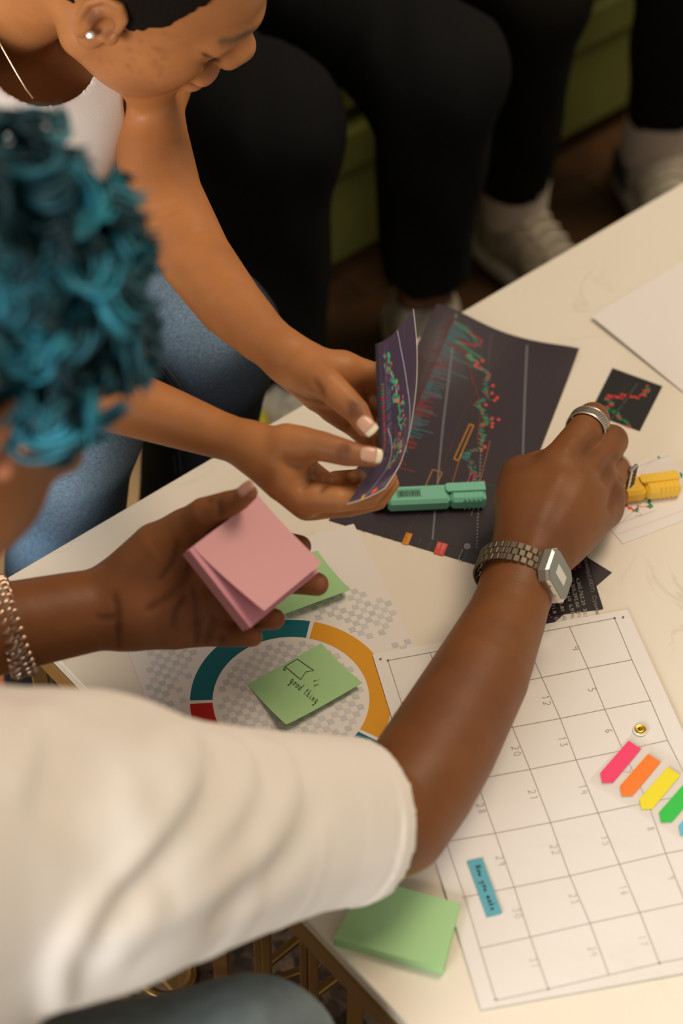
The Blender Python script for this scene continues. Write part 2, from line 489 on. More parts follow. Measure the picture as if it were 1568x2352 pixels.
# ================================================================== structure
TZ = 0.45
S = V3(0.7494, 0.6621, 0); Fd = V3(0.6623, -0.7493, 0); UP = V3(0, 0, 1); NB = -Fd
C0 = Z(-25, 1350, TZ)
def TP(s, n, z): q = C0+S*s+NB*n; return V3(q[0], q[1], z)      # s along the table's back edge, n behind it
WOOD = mat('dark_brown_wood', (0.075, 0.036, 0.014), 0.42, vary=(9, 0.35), bump=(40, 0.1, 0.001))
mb = MB(); mb.box(TP(0.9, 0.1, -0.02), [S, NB, UP], [2.6, 1.9, 0.012])
floor = tag(mb.build('floor', DARK), kind='structure')
pm = {}
k = 0
for r in range(22):
    n0 = -1.55+r*0.15; s0 = -1.6+(r*0.47) % 0.9
    while s0 < 3.3:
        L = 1.1
        m_ = MB(); m_.box((0, 0, 0), np.eye(3), [L/2-0.0012, 0.0738, 0.0095], 0.0012) if 'p' not in pm else None
        if 'p' not in pm:
            o = m_.build('plank', WOOD, floor); pm['p'] = o.data
        else:
            o = bpy.data.objects.new('plank', pm['p']); link(o, floor)
        o.location = TP(s0+L/2, n0, -0.0095); o.rotation_euler.z = math.atan2(S[1], S[0])
        s0 += L; k += 1
# ------------------------------------------------------------------ rugs
def slab(name, c, hs, material, bev=0.003):
    m_ = MB(); m_.box(c, [S, NB, UP], hs, bev); return m_.build(name, material)
TAN = mat('tan_wool', (0.50, 0.33, 0.17), 0.9, bump=(500, 0.5, 0.001), vary=(14, 0.12))
tag(slab('rug', TP(-0.15, 0.30, 0.004), [0.72, 0.36, 0.004], TAN), 'plain tan floor rug beneath the sitter in blue jeans', 'rug')
m_, nt, b_ = principled('speckled_carpet')
tc = nt.nodes.new('ShaderNodeTexCoord'); vo = nt.nodes.new('ShaderNodeTexVoronoi'); vo.inputs['Scale'].default_value = 75
rp = nt.nodes.new('ShaderNodeValToRGB'); rp.color_ramp.elements[0].color = (0.03, 0.018, 0.012, 1); rp.color_ramp.elements[1].color = (0.20, 0.13, 0.08, 1)
rp.color_ramp.elements[0].position = .25; rp.color_ramp.elements[1].position = .9
nt.links.new(tc.outputs['Object'], vo.inputs['Vector']); nt.links.new(vo.outputs['Color'], rp.inputs[0]); nt.links.new(rp.outputs[0], b_.inputs['Base Color'])
b_.inputs['Roughness'].default_value = .95; noise_bump(nt, b_, 200, .8, .003); CARPET = m_
tag(slab('carpet', TP(0.35, -0.62, 0.004), [1.2, 0.54, 0.004], CARPET), 'dark brown speckled carpet under the gold table legs', 'carpet')
# ------------------------------------------------------------------ table
m_, nt, b_ = principled('marble')
tc = nt.nodes.new('ShaderNodeTexCoord'); n1 = nt.nodes.new('ShaderNodeTexNoise'); n1.inputs['Scale'].default_value = 5.5; n1.inputs['Detail'].default_value = 9
n1.inputs['Distortion'].default_value = 1.4
ab = nt.nodes.new('ShaderNodeMath'); ab.operation = 'SUBTRACT'; ab.inputs[1].default_value = .5
ab2 = nt.nodes.new('ShaderNodeMath'); ab2.operation = 'ABSOLUTE'
rp = nt.nodes.new('ShaderNodeValToRGB'); rp.color_ramp.elements[0].color = (0.69, 0.64, 0.54, 1); rp.color_ramp.elements[1].color = (0.80, 0.75, 0.655, 1)
rp.color_ramp.elements[1].position = 0.012; rp.color_ramp.elements[0].position = 0.0
n2 = nt.nodes.new('ShaderNodeTexNoise'); n2.inputs['Scale'].default_value = 9; n2.inputs['Detail'].default_value = 6
mr = nt.nodes.new('ShaderNodeMapRange'); mr.inputs[1].default_value = .50; mr.inputs[2].default_value = .68
mx = nt.nodes.new('ShaderNodeMix'); mx.data_type = 'RGBA'; mx.inputs['A'].default_value = (0.80, 0.75, 0.655, 1)
nt.links.new(tc.outputs['Object'], n1.inputs['Vector']); nt.links.new(n1.outputs['Fac'], ab.inputs[0]); nt.links.new(ab.outputs[0], ab2.inputs[0])
nt.links.new(ab2.outputs[0], rp.inputs[0]); nt.links.new(tc.outputs['Object'], n2.inputs['Vector']); nt.links.new(n2.outputs['Fac'], mr.inputs[0])
nt.links.new(mr.outputs[0], mx.inputs['Factor']); nt.links.new(rp.outputs[0], mx.inputs['B']); nt.links.new(mx.outputs['Result'], b_.inputs['Base Color'])
b_.inputs['Roughness'].default_value = .38; MARBLE = m_
LS, LN = 1.55, 0.88
table = empty('coffee_table', TP(LS/2, -LN/2, 0), 'low rectangular coffee table with cream marble top and gold bar base', 'table')
mb = MB(); mb.box(TP(LS/2, -LN/2, TZ-0.007), [S, NB, UP], [LS/2, LN/2, 0.007], 0.0012); mb.build('table_top', MARBLE, table)
def rail(a, b, w, h, name='rail'): m_ = MB(); bar(m_, a, b, w, h, bev=0.0015); return m_.build(name, GOLD, table)
zr = TZ-0.0142-0.0125
rail(TP(0.006, -0.006, zr), TP(0.006, -LN+0.006, zr), 0.016, 0.025); rail(TP(0.02, -0.012, zr), TP(LS-0.01, -0.012, zr), 0.016, 0.025)
rail(TP(LS-0.02, -0.03, zr), TP(LS-0.02, -LN+0.03, zr), 0.016, 0.025); rail(TP(0.02, -LN+0.012, zr), TP(LS-0.01, -LN+0.012, zr), 0.016, 0.025)
p0 = TP(0.012, -0.3, 0.2)
for px, py, w in ((98, 1560, .016), (431, 2270, .0145), (511, 2240, .0145), (594, 2200, .0075), (612, 2200, .0085), (699, 2230, .0075), (720, 2230, .0085), (815, 2330, .013)):
    q = PL(px, py, p0, S); rail(V3(q[0], q[1], 0.025), V3(q[0], q[1], zr-0.012), w, .016, 'table_leg')
rail(TP(0.012, -0.02, 0.018), TP(0.012, -LN+0.01, 0.018), 0.018, 0.014, 'floor_rail')
for a, b in (((532, 2280), (679, 2161)), ((727, 2280), (763, 2253)), ((455, 2314), (497, 2299))):
    A = Z(*a, 0.20); B = Z(*b, 0.20); d = unit(B-A)
    a0 = B-d*0.0; b0 = A
    rail(A-d*0.03, B+d*0.10, 0.008, 0.008, 'stretcher')
m_ = MB(); c = Z(385, 2238, .2); m_.tube([c+0.022*(math.cos(t)*S+math.sin(t)*NB) for t in np.linspace(0, 6.28, 25)[:-1]], .005, 8, True); m_.build('ring_ornament', GOLD, table, True)
# ------------------------------------------------------------------ sofa
SOFA = mat('olive_upholstery', (0.125, 0.135, 0.030), 0.85, spec=0.2, bump=(260, 0.4, 0.001), vary=(5, 0.18))
sofa = empty('sofa', TP(1.3, 0.95, 0), 'long olive green upholstered sofa behind the marble table', 'sofa')
n0 = 0.515
def cush(name, s0, s1, na, nb, z0, z1, bev): m_ = MB(); m_.box(TP((s0+s1)/2, (na+nb)/2, (z0+z1)/2), [S, NB, UP], [(s1-s0)/2, (nb-na)/2, (z1-z0)/2], bev); return m_.build(name, SOFA, sofa)
cush('base_panel', -0.9, 3.1, n0, n0+.85, .035, .185, .012)
for i in range(3):
    a = -0.9+i*1.34; cush('front_band', a, a+1.325, n0-.012, n0+.5, .195, .275, .012)
    cush('seat_cushion', a, a+1.325, n0-.02, n0+.60, .285, .42, .03)
    cush('back_cushion', a, a+1.325, n0+.50, n0+.72, .43, .80, .05)
cush('backrest', -0.9, 3.1, n0+.70, n0+.86, .19, .78, .02)
for s_ in (-0.8, 1.1, 3.0):
    for n_ in (n0+.06, n0+.78):
        m_ = MB(); m_.box(TP(s_, n_, .0175), [S, NB, UP], [.025, .025, .0175], .003); m_.build('sofa_foot', DARK, sofa)

# ================================================================== background sitters
def shoe(parent, ankle, d, col, accents=(), name='shoe', L=0.275):
    """sneaker: ankle point, forward direction d (horizontal)"""
    d = unit(d); s = np.cross(UP, d); a = V3(ankle[0], ankle[1], 0.009)
    A = np.array([d, s, UP])
    up_ = smin(0.03, ell(a+d*.15+UP*.042, (.085, .046, .036), A), ell(a+d*.05+UP*.055, (.085, .040, .052), A),
               ell(a-d*.02+UP*.05, (.055, .037, .055), A), cone(a+UP*.05, a+UP*.080, .040, .041))
    up_ = carve(up_, .004, cone(a+UP*.078, a+UP*.2, .033, .036))
    so = inter(smin(.03, ell(a+d*.15+UP*.018, (.098, .052, .05), A), ell(a+d*.04+UP*.018, (.10, .044, .05), A), ell(a-d*.03+UP*.018, (.06, .042, .05), A)), plane(a+UP*.030, UP))
    so = inter(so, plane(a+UP*.001, -UP))
    lo = a-V3(.2, .2, .01); hi = a+V3(.27, .27, .16)
    lo = np.minimum(a-d*.12, a+d*.27)-V3(.06, .06, .012); hi = np.maximum(a-d*.12, a+d*.27)+V3(.06, .06, .13)
    M1 = mat('shoe_'+'_'.join('%d' % int(x*99) for x in col), col, .7, bump=(300, .4, .001), vary=(60, .25))
    V, F = surface_nets(up_, lo, hi, .004, 12); e = empty_part = mesh_np(name, V, F, M1, parent)
    V, F = surface_nets(so, lo, hi, .004, 12); mesh_np('sole', V, F, mat('sole_rubber', (.55, .52, .45), .6), e)
    for i in range(5):
        c = a+d*(.05+i*.02); m_ = MB()
        pts = [surf_down(up_, c+s*x) for x in np.linspace(-.022, .022, 7)]
        m_.tube([p+UP*.003 for p in pts], .003, 6); m_.build('lace', mat('lace_cream', (.5, .47, .4), .8), e)
    for c, (dx, dy, w, l) in accents:
        p = a+d*dx+s*dy; q = ray_in(up_, p+UP*.05+s*dy*3, -s*np.sign(dy)); m_ = MB()
        nn = grad(up_, q); m_.box(q, [d, unit(np.cross(nn, d)), nn], [l, w, .003], .001, None); m_.build('accent_panel', mat('accent_'+str(c), c, .6), e)
    return e
def ray_in(tree, p, d):
    for _ in range(120):
        s = tree(p[None])[0]
        if s < .0006: break
        p = p+d*max(s*.8, .0006)
    return p
def surf_down(tree, p): return ray_in(tree, V3(p[0], p[1], .16), V3(0, 0, -1))
def leg_pts(knee, ankle): return knee+NB*.46+V3(0, 0, .02), knee, ankle
def sitter(label, cat, legs, trouser_mat, cuffs, seed, skin):
    """legs: list of (knee, ankle, knee radius, cuff z)"""
    hips = [k_+NB*.47 for k_, a, r, cz in legs]; hc = sum(hips)/len(hips); hc[2] = .53
    body = [cone(k_+NB*.4, k_, .055, .042) for k_, a, r, cz in legs]+[cone(k_, a, .042, .034) for k_, a, r, cz in legs]
    body += [cone(a, a+V3(0, 0, -.03)+Fd*.0, .034, .034) for k_, a, r, cz in legs]+[cone(hc, hc+V3(0, 0, .3)+NB*.06, .13, .12)]
    tr = smin(.03, *body)
    allp = np.array([x for k_, a, r, cz in legs for x in (k_, a, k_+NB*.47)]+[hc+V3(0, 0, .45)])
    lo = allp.min(0)-.2; hi = allp.max(0)+.2; lo[2] = max(lo[2], .03)
    b = sdf_obj('person', tr, lo, hi, .007, mat('skin_far', None, .5), None, skin, n=14)
    tag(b, label, cat)
    tt = []
    for k_, a, r, cz in legs:
        top = k_+(a-k_)*((k_[2]-cz)/(k_[2]-a[2]))
        l1 = smin(.04, cone(k_+NB*.50, k_+V3(0, 0, -.01), r*1.18, r), cone(k_+V3(0, 0, -.01), top-V3(0, 0, .03), r, r*.72))
        l1 = carve(l1, .003, cone(top-V3(0, 0, .0), top-V3(0, 0, .3), r*.66, r*.5))
        l1 = inter(l1, plane(V3(0, 0, cz), V3(0, 0, -1))); tt.append(l1)
    tt.append(ell(hc, (.20, .16, .13), [S, NB, UP])); t = wob(smin(.05, *tt), .0035, 38, seed)
    sdf_obj('trousers', t, lo, hi, .007, trouser_mat, b, n=14)
    sw = smin(.04, cone(hc+V3(0, 0, .08), hc+V3(0, 0, .36)+NB*.06, .165, .15))
    sdf_obj('sweater', wob(sw, .004, 30, seed+1), hc-.3, hc+V3(.3, .3, .7), .008, mat('dark_olive_knit', (.02, .022, .014), .9), b, n=14)
    return b
def sock(parent, top, bot, r, col):
    t = inter(cone(top, bot, r, r*.95), plane(top, UP))
    lo = np.minimum(top, bot)-.07; hi = np.maximum(top, bot)+.07
    sdf_obj('sock', t, lo, hi, .0035, mat('sock_'+str(int(col[2]*99)), col, .9, bump=(700, .5, .001)), parent, n=12)
# C: knees at (690,230) and (1020,120)
c1k = Z(612, 270, .50); c1a = Z(650, 880, .075)
c2k = Z(1000, 150, .50); c2a = Z(975, 705, .09)
pc = sitter('black-trousered sitter nearest the leaning woman, yellow and orange accents on light shoes', 'person',
            [(c1k, c1a, .079, .10), (c2k, c2a, .076, .155)], BLACKC, None, 3, (.16, .07, .035))
YEL, ORG, GRN = (.75, .62, .04), (.65, .18, .03), (.25, .55, .38)
shoe(pc, c1a, Fd*.9-S*.25, (.46, .42, .33), [(YEL, (.03, .045, .014, .02)), (GRN, (.085, .045, .014, .02)), (YEL, (.03, -.045, .014, .02))])
shoe(pc, c2a, Fd*.85-S*.35, (.48, .44, .36), [(YEL, (.02, .045, .014, .02)), (ORG, (.03, -.045, .016, .02)), (YEL, (.09, -.045, .014, .02))])
e3k = Z(1225, -30, .50); e3a = Z(1180, 500, .085); e4k = Z(1590, -150, .5); e4a = Z(1500, 350, .085)
pe = sitter('dark-trousered sitter with pale socks at the right end of the sofa', 'person',
            [(e3k, e3a, .064, .15), (e4k, e4a, .066, .17)], BLACKB, None, 5, (.16, .07, .035))
sock(pe, e3a+(e3k-e3a)*.36, e3a+V3(0, 0, -.01), .047, (.62, .53, .46)); sock(pe, e4a+(e4k-e4a)*.40, e4a+V3(0, 0, -.01), .050, (.50, .47, .46))
shoe(pe, e3a, Fd*.95-S*.15, (.30, .26, .19)); shoe(pe, e4a, Fd*.8-S*.5, (.46, .42, .33), [((.03, .04, .06), (.0, -.045, .02, .03)), ((.03, .04, .06), (-.02, .045, .02, .03))])

# ================================================================== heads (local: x forward, y left, z up)
def head_tree(ears=True, closed=True):
    parts = [ell((-.012, 0, .045), (.098, .076, .090)), ell((.042, 0, .052), (.054, .064, .062)), ell((.040, 0, -.012), (.055, .060, .080))]
    t = smin(.03, *parts)
    jaw = smin(.02, cone((.0, -.050, -.045), (.070, -.018, -.086), .022, .018), cone((.0, .050, -.045), (.070, .018, -.086), .022, .018),
               ell((.080, 0, -.089), (.021, .024, .019)), ell((.066, 0, -.055), (.040, .038, .038)),
               ell((.050, -.038, -.030), (.036, .028, .042)), ell((.050, .038, -.030), (.036, .028, .042)))
    t = smin(.025, t, jaw)
    ck = smin(.015, ell((.062, -.036, -.012), (.026, .024, .026)), ell((.062, .036, -.012), (.026, .024, .026)))
    t = smin(.02, t, ck)
    br = smin(.01, cone((.097, -.006, .034), (.083, -.050, .030), .011, .008), cone((.097, .006, .034), (.083, .050, .030), .011, .008))
    t = smin(.018, t, br)
    t = carve(t, .014, ell((.104, -.033, .011), (.019, .019, .012)), ell((.104, .033, .011), (.019, .019, .012)))
    ey = union(ell((.0775, -.033, .009), (.0165, .0175, .0150)), ell((.0775, .033, .009), (.0165, .0175, .0150)))
    t = smin(.005, t, ey)
    ns = smin(.010, cone((.096, 0, .024), (.114, 0, .002), .009, .0105), ell((.1130, 0, -.002), (.0130, .0145, .012)),
              ell((.106, -.0155, -.007), (.0135, .0095, .010)), ell((.106, .0155, -.007), (.0135, .0095, .010)))
    t = smin(.009, t, ns)
    t = carve(t, .004, ell((.110, -.008, -.0145), (.007, .0045, .005)), ell((.110, .008, -.0145), (.007, .0045, .005)))
    lp = smin(.003, ell((.1045, 0, -.0400), (.0145, .027, .0095)), ell((.1015, 0, -.0540), (.0150, .025, .0105)))
    t = smin(.006, t, lp)
    its = []
    for sg in (-1, 1):
        its.append((np.array([(.094, sg*.017, .006), (.0955, sg*.025, .003), (.094, sg*.038, .002), (.087, sg*.050, .005)]), .0016, .0016))
        its.append((np.array([(.095, sg*.018, .017), (.0945, sg*.032, .0205), (.087, sg*.048, .017)]), .0022, .0016))
        its.append((np.array([(.107, sg*.026, -.012), (.101, sg*.033, -.028), (.094, sg*.036, -.045)]), .0045, .0016))
    its.append((np.array([(.093, -.028, -.0475), (.1125, -.012, -.0465), (.1165, 0, -.0475), (.1125, .012, -.0465), (.093, .028, -.0475)]), .0018, .0035))
    t = groove(t, its)
    if ears:
        for sg in (-1, 1):
            e = smin(.008, ell((-.006, sg*.079, .008), (.0175, .009, .030)), ell((-.001, sg*.076, -.020), (.0105, .007, .012)))
            e = carve(e, .004, ell((.000, sg*.0885, .004), (.0105, .010, .017)))
            rim = [(.008, .014), (.006, .028), (-.004, .037), (-.017, .034), (-.0235, .020), (-.021, .002), (-.013, -.014)]
            rr = union(*[cone((a[0], sg*(.086), a[1]), (b[0], sg*(.086), b[1]), .0036, .0036) for a, b in zip(rim[:-1], rim[1:])])
            e = smin(.004, e, rr, ell((.0105, sg*.082, .000), (.005, .0055, .008)), cone((-.010, sg*.086, -.008), (-.013, sg*.0865, .018), .0032, .003))
            t = smin(.006, t, e)
    return t
HEAD = head_tree()
MA = np.array([[0.77386753, 0.20508687, 0.59922318], [-0.06220909, 0.96615926, -0.25033241], [-0.63028492, 0.156447, 0.76043755]])
TA = V3(-0.17974581, 1.3455659, 0.90474893)
hA = xf(HEAD, MA, TA); LA = lambda *p: MA@np.array(p)+TA
fc = unit(V3(.40, -.40, -.82)); uc = V3(.55, .80, -.12); uc = unit(uc-fc*np.dot(uc, fc)); lc = np.cross(uc, fc)
MBm = RM@np.array([fc, lc, uc]).T; TBh = U(-205, 930, 1.08); LB = lambda *p: MBm@np.array(p)+TBh
hB = xf(HEAD, MBm, TBh)

# ================================================================== person A (leaning woman)
armL = chain([(330, 150, 1.68, 74), (345, 320, 1.63, 88), (375, 450, 1.605, 90), (448, 592, 1.57, 84), (528, 700, 1.53, 76), (600, 772, 1.505, 62), (655, 815, 1.49, 54)])
palmL = smin(.012, chain([(655, 815, 1.49, 54), (720, 848, 1.485, 52), (785, 852, 1.49, 42)]), chain([(672, 845, 1.50, 46), (735, 905, 1.50, 42), (790, 950, 1.50, 30)]),
             chain([(700, 850, 1.485, 50), (760, 890, 1.495, 44)]), chain([(740, 880, 1.50, 40), (800, 905, 1.505, 32)]))
fingL = [chain([(700, 850, 1.475, 42), (755, 885, 1.458, 37), (818, 944, 1.445, 29.5), (840, 982, 1.437, 23)]),
         chain([(785, 845, 1.492, 38), (846, 862, 1.500, 34), (893, 898, 1.510, 27), (890, 960, 1.485, 23), (872, 1006, 1.466, 20)]),
         chain([(790, 895, 1.505, 34), (846, 905, 1.530, 29), (900, 950, 1.515, 24), (880, 1030, 1.470, 20)]),
         chain([(780, 930, 1.505, 30), (836, 955, 1.525, 26), (885, 1000, 1.500, 22), (868, 1048, 1.472, 19)]),
         chain([(765, 945, 1.503, 26), (812, 985, 1.505, 20), (846, 1016, 1.485, 18)])]
armR = chain([(-150, 560, 1.50, 100), (30, 840, 1.505, 92), (130, 868, 1.50, 88), (270, 917, 1.495, 79), (400, 962, 1.485, 66), (500, 998, 1.475, 55), (575, 1022, 1.465, 51)])
palmR = smin(.012, chain([(575, 1022, 1.465, 51), (640, 1040, 1.458, 58), (690, 1030, 1.45, 42)]), chain([(600, 1050, 1.465, 52), (655, 1100, 1.46, 54), (700, 1148, 1.462, 42)]),
             chain([(640, 1080, 1.48, 50), (722, 1155, 1.487, 38)]), chain([(650, 1060, 1.48, 50), (730, 1110, 1.50, 36)]))
fingR = [chain([(660, 1018, 1.45, 46), (735, 1024, 1.443, 35), (798, 1041, 1.437, 30.5), (856, 1049, 1.437, 23)]),
         chain([(695, 1140, 1.455, 40), (775, 1146, 1.447, 31), (845, 1142, 1.459, 26), (893, 1100, 1.472, 20)]),
         chain([(705, 1158, 1.475, 37), (800, 1162, 1.475, 26), (866, 1148, 1.482, 24), (898, 1112, 1.485, 19)]),
         chain([(725, 1125, 1.505, 30), (775, 1130, 1.520, 25), (757, 1112, 1.488, 23)]),
         chain([(770, 1105, 1.515, 24), (822, 1098, 1.51, 21), (812, 1100, 1.483, 19)])]
neckA = cone(LA(-.038, 0, -.035), U(-70, 60, 1.66), .049, .050)
chA = U(40, 300, 1.70); shL = U(325, 165, 1.68); shR = V3(-.46, 1.20, .775)
trunkA = smin(.04, cone(chA, U(-75, 540, 1.75), .070, .085), cone(U(-75, 540, 1.75), V3(-.49, 1.64, .50), .085, .12),
              cone(shL, chA, .045, .065), cone(shR, chA, .045, .065))
trunkA = smin(.035, trunkA, neckA)
bodyA = smin(.02, trunkA, hA)
bodyA = smin(.03, bodyA, armL, cone(shR, U(-150, 560, 1.50), .048, .036), armR)
bodyA = smin(.008, bodyA, palmL, palmR)
hd = []
bodyA0 = bodyA
def with_fingers(base, near, fs, k=.007):
    g = union(*[smin(k, near, f) for f in fs]); return smin(.0012, base, g)
bodyA = with_fingers(bodyA, palmL, fingL); bodyA = with_fingers(bodyA, palmR, fingR)
CRS = []
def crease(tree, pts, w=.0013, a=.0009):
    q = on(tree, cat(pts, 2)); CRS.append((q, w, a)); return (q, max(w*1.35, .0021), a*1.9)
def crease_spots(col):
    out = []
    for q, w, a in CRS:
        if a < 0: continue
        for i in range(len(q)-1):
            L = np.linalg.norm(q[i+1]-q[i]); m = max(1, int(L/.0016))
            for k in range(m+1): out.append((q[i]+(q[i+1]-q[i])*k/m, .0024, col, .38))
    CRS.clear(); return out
its = [crease(bodyA, [(802, 925), (815, 932), (830, 930)]), crease(bodyA, [(798, 938), (812, 945), (828, 940)]), crease(bodyA, [(800, 950), (815, 955), (828, 950)]),
       crease(bodyA, [(785, 1020), (788, 1038), (786, 1055)]), crease(bodyA, [(793, 1022), (796, 1040), (794, 1056)]), crease(bodyA, [(777, 1024), (780, 1040), (778, 1054)]),
       crease(bodyA, [(722, 878), (736, 895), (742, 910)], .002, .0012), crease(bodyA, [(668, 900), (700, 918), (745, 930)], .0022, .0012),
       crease(bodyA, [(660, 1062), (690, 1062), (716, 1056)], .0028, .0018), crease(bodyA, [(668, 1070), (692, 1074), (712, 1062)], .0014, .001),
       crease(bodyA, [(695, 1120), (712, 1105), (722, 1090)], .002, .0014), crease(bodyA, [(735, 1130), (742, 1120), (752, 1114)], .0018, .0012),
       (on(bodyA, [(310, 490), (350, 482), (400, 470)]), .004, .0014), (on(bodyA, [(330, 505), (370, 495), (410, 480)]), .003, .001)]
bodyA = groove(bodyA, its)
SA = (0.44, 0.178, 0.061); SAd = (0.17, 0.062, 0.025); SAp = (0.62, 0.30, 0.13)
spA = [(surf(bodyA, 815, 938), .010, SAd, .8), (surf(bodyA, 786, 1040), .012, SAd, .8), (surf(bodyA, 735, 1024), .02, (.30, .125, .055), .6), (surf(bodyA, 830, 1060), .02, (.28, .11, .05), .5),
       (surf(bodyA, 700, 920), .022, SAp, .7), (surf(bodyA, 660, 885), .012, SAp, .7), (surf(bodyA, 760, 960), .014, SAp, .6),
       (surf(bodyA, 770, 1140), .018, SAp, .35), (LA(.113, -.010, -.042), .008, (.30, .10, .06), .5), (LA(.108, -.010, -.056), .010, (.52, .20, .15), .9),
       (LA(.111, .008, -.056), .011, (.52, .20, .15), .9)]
for i in range(46):
    spA.append((surf(bodyA, 335+RNG.normal()*55, 140+RNG.normal()*34), .0016+RNG.random()*.0014, (.26, .098, .042), .22+.30*RNG.random()))
spA.append((surf(bodyA, 330, 208), .020, (.27, .115, .052), .55)); spA.append((surf(bodyA, 214, 38), .008, (.13, .04, .02), .75)); spA.append((surf(bodyA, 207, 52), .005, (.13, .04, .02), .6))
for x_, y_ in ((508, 96), (518, 94), (528, 93), (538, 90), (548, 86), (557, 82), (566, 77)): spA.append((surf(bodyA, x_, y_), .0034, (.04, .02, .012), .6))
for x_, y_, r_ in ((474, 122, .0035), (482, 125, .0032), (490, 128, .003), (498, 131, .003), (470, 118, .003)): spA.append((surf(bodyA, x_, y_+8), r_, (.05, .02, .012), .8))
for i in range(9):
    t = i/8; spA.append((LA(.104-.020*t*t, -.010-.042*t, .036+.006*math.sin(t*3)), .0036, (.045, .022, .012), .75))
spA.append((LA(.0, -.09, .004), .010, (.12, .04, .02), .8))
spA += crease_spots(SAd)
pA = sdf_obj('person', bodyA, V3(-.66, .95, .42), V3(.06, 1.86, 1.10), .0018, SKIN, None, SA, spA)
tag(pA, 'person in white tank top and blue jeans leaning forward, holding a printed chart', 'person')
# tank top: a thin shell over the trunk
tk = smin(.04, cone(U(75, 262, 1.635), U(-70, 540, 1.70), .083, .10), cone(U(-70, 540, 1.70), V3(-.47, 1.62, .52), .10, .135),
          cone(U(75, 262, 1.635), U(262, 150, 1.63), .072, .044), cone(U(-60, 250, 1.60), U(-230, 190, 1.52), .07, .045))
tk = wob(tk, .0025, 30, 9)
tk = shell(tk, .006)
camx = RM@V3(1, 0, 0); camy = RM@V3(0, 1, 0); camz = RM@V3(0, 0, 1)
tk = carve(tk, .002, ell(U(92, 120, 1.56), (.046, .048, .11), [unit(camx+.25*camy), unit(camy-.25*camx), camz]),
           cone(U(480, 120, 1.62), U(395, 240, 1.60), .052, .042), plane(V3(-.45, 1.6, .50), V3(0, 0, 1)))
tank = sdf_obj('tank_top', tk, V3(-.70, 1.0, .42), V3(-.02, 1.90, 1.0), .0032, mat('tank_cotton', (.80, .76, .73), .85, bump=(900, .3, .0004)), pA, n=14)
m_ = MB(); m_.tube([U(-12, 78, 1.50), U(8, 115, 1.505), U(38, 168, 1.51), U(60, 205, 1.515), U(76, 226, 1.52)], .0007, 6)
m_.build('necklace', mat('pale_gold', (.75, .62, .42), .3, 1), pA, True)
# hair and earring
hr = carve(offset(smin(.02, ell((-.014, 0, .047), (.098, .077, .091)), ell((.036, 0, .060), (.054, .062, .058))), .007), .004,
           ell((.135, 0, .036), (.113, .14, .096)), ell((.06, -.08, -.03), (.045, .06, .075)), ell((.06, .08, -.03), (.045, .06, .075)), ell((-.012, -.085, -.01), (.035, .03, .04)),
           ell((-.012, .085, -.01), (.035, .03, .04)), ell((-.05, 0, -.08), (.12, .12, .07)))
hx = xf(wob(hr, .0012, 400, 4), MA, TA)
sdf_obj('hair', hx, TA-.16, TA+.16, .003, HAIRK, pA, n=14)
eb = xf(ell((0, 0, 0), (1, 1, 1)), MA, TA)
es = surf(bodyA, 204, 76)
if es is not None:
    m_ = MB(); nn = grad(bodyA, es); bm_c = es+nn*.002
    m_.tube([es, es+nn*.002, es+nn*.004, es+nn*.0055], [.0034, .0038, .0030, .0008], 8); er = m_.build('earring', mat('diamond_stud', (.9, .9, .9), .05, .6), pA)
lash = MB()
for i in range(14):
    t = i/13; a = LA(.0945-.006*t*t, -.018-.030*t, .0035); lash.tube([a, a+MA@V3(.004, -.001-.002*t, -.003)], [.0006, .0002], 4)
lash.build('eyelashes', HAIRK, pA)
def nail(parent, tree, px, py, axpx, L, Wd, col, tip=0.0, name='nail', dn=None):
    """nail plate laid on the finger: centre pixel, pixel direction toward the fingertip, half length, half width (m)"""
    c = surf(tree, px, py)
    if c is None: return
    n = grad(tree, c, .003) if dn is None else dn
    D = prj(c)[2]; q = U(px+axpx[0]*10, py+axpx[1]*10, D)-U(px, py, D); t = unit(q-n*np.dot(q, n)); s = np.cross(n, t)
    def plate(u0, u1, col, nm, par):
        vs = []; NU, NV = 6, 8
        for sgn, off in ((1, .0011), (-1, -.0016)):
            for i in range(NU+1):
                for j in range(NV+1):
                    u = u0+(u1-u0)*i/NU; v = -1+2*j/NV
                    wv = Wd*(1-.10*abs(u)**3 if u > -.3 else 1-.25*((-u-.3)/.7)**2)
                    h = math.sqrt(max(0, 1-(v*.80)**2))-.6; ue = u*L*(1-.10*v*v)
                    vs.append(c+t*ue+s*v*wv+n*((h-.4)*Wd*.62+off+.0004-.0006*u*u))
        N = (NU+1)*(NV+1); f = []; id = lambda i, j: i*(NV+1)+j
        for i in range(NU):
            for j in range(NV):
                f.append([id(i, j), id(i+1, j), id(i+1, j+1), id(i, j+1)]); f.append([N+id(i, j), N+id(i, j+1), N+id(i+1, j+1), N+id(i+1, j)])
        ring = [id(i, 0) for i in range(NU)]+[id(NU, j) for j in range(NV)]+[id(i, NV) for i in range(NU, 0, -1)]+[id(0, j) for j in range(NV, 0, -1)]
        for a, b in zip(ring, ring[1:]+ring[:1]): f.append([b, a, a+N, b+N])
        return mesh_np(nm, vs, f, mat('nail_%d' % int(col[0]*100), col, .28, spec=.5), par, True)
    o = plate(-1, 1 if not tip else .55, col, name, parent)
    if tip: plate(.55, 1.12, (.80, .72, .52), 'nail_tip', o)
nail(pA, bodyA, 842, 976, (.70, .71), .0078, .0062, (.62, .36, .26), 1)
nail(pA, bodyA, 851, 1044, (.99, .13), .0085, .0060, (.60, .35, .26), 1)
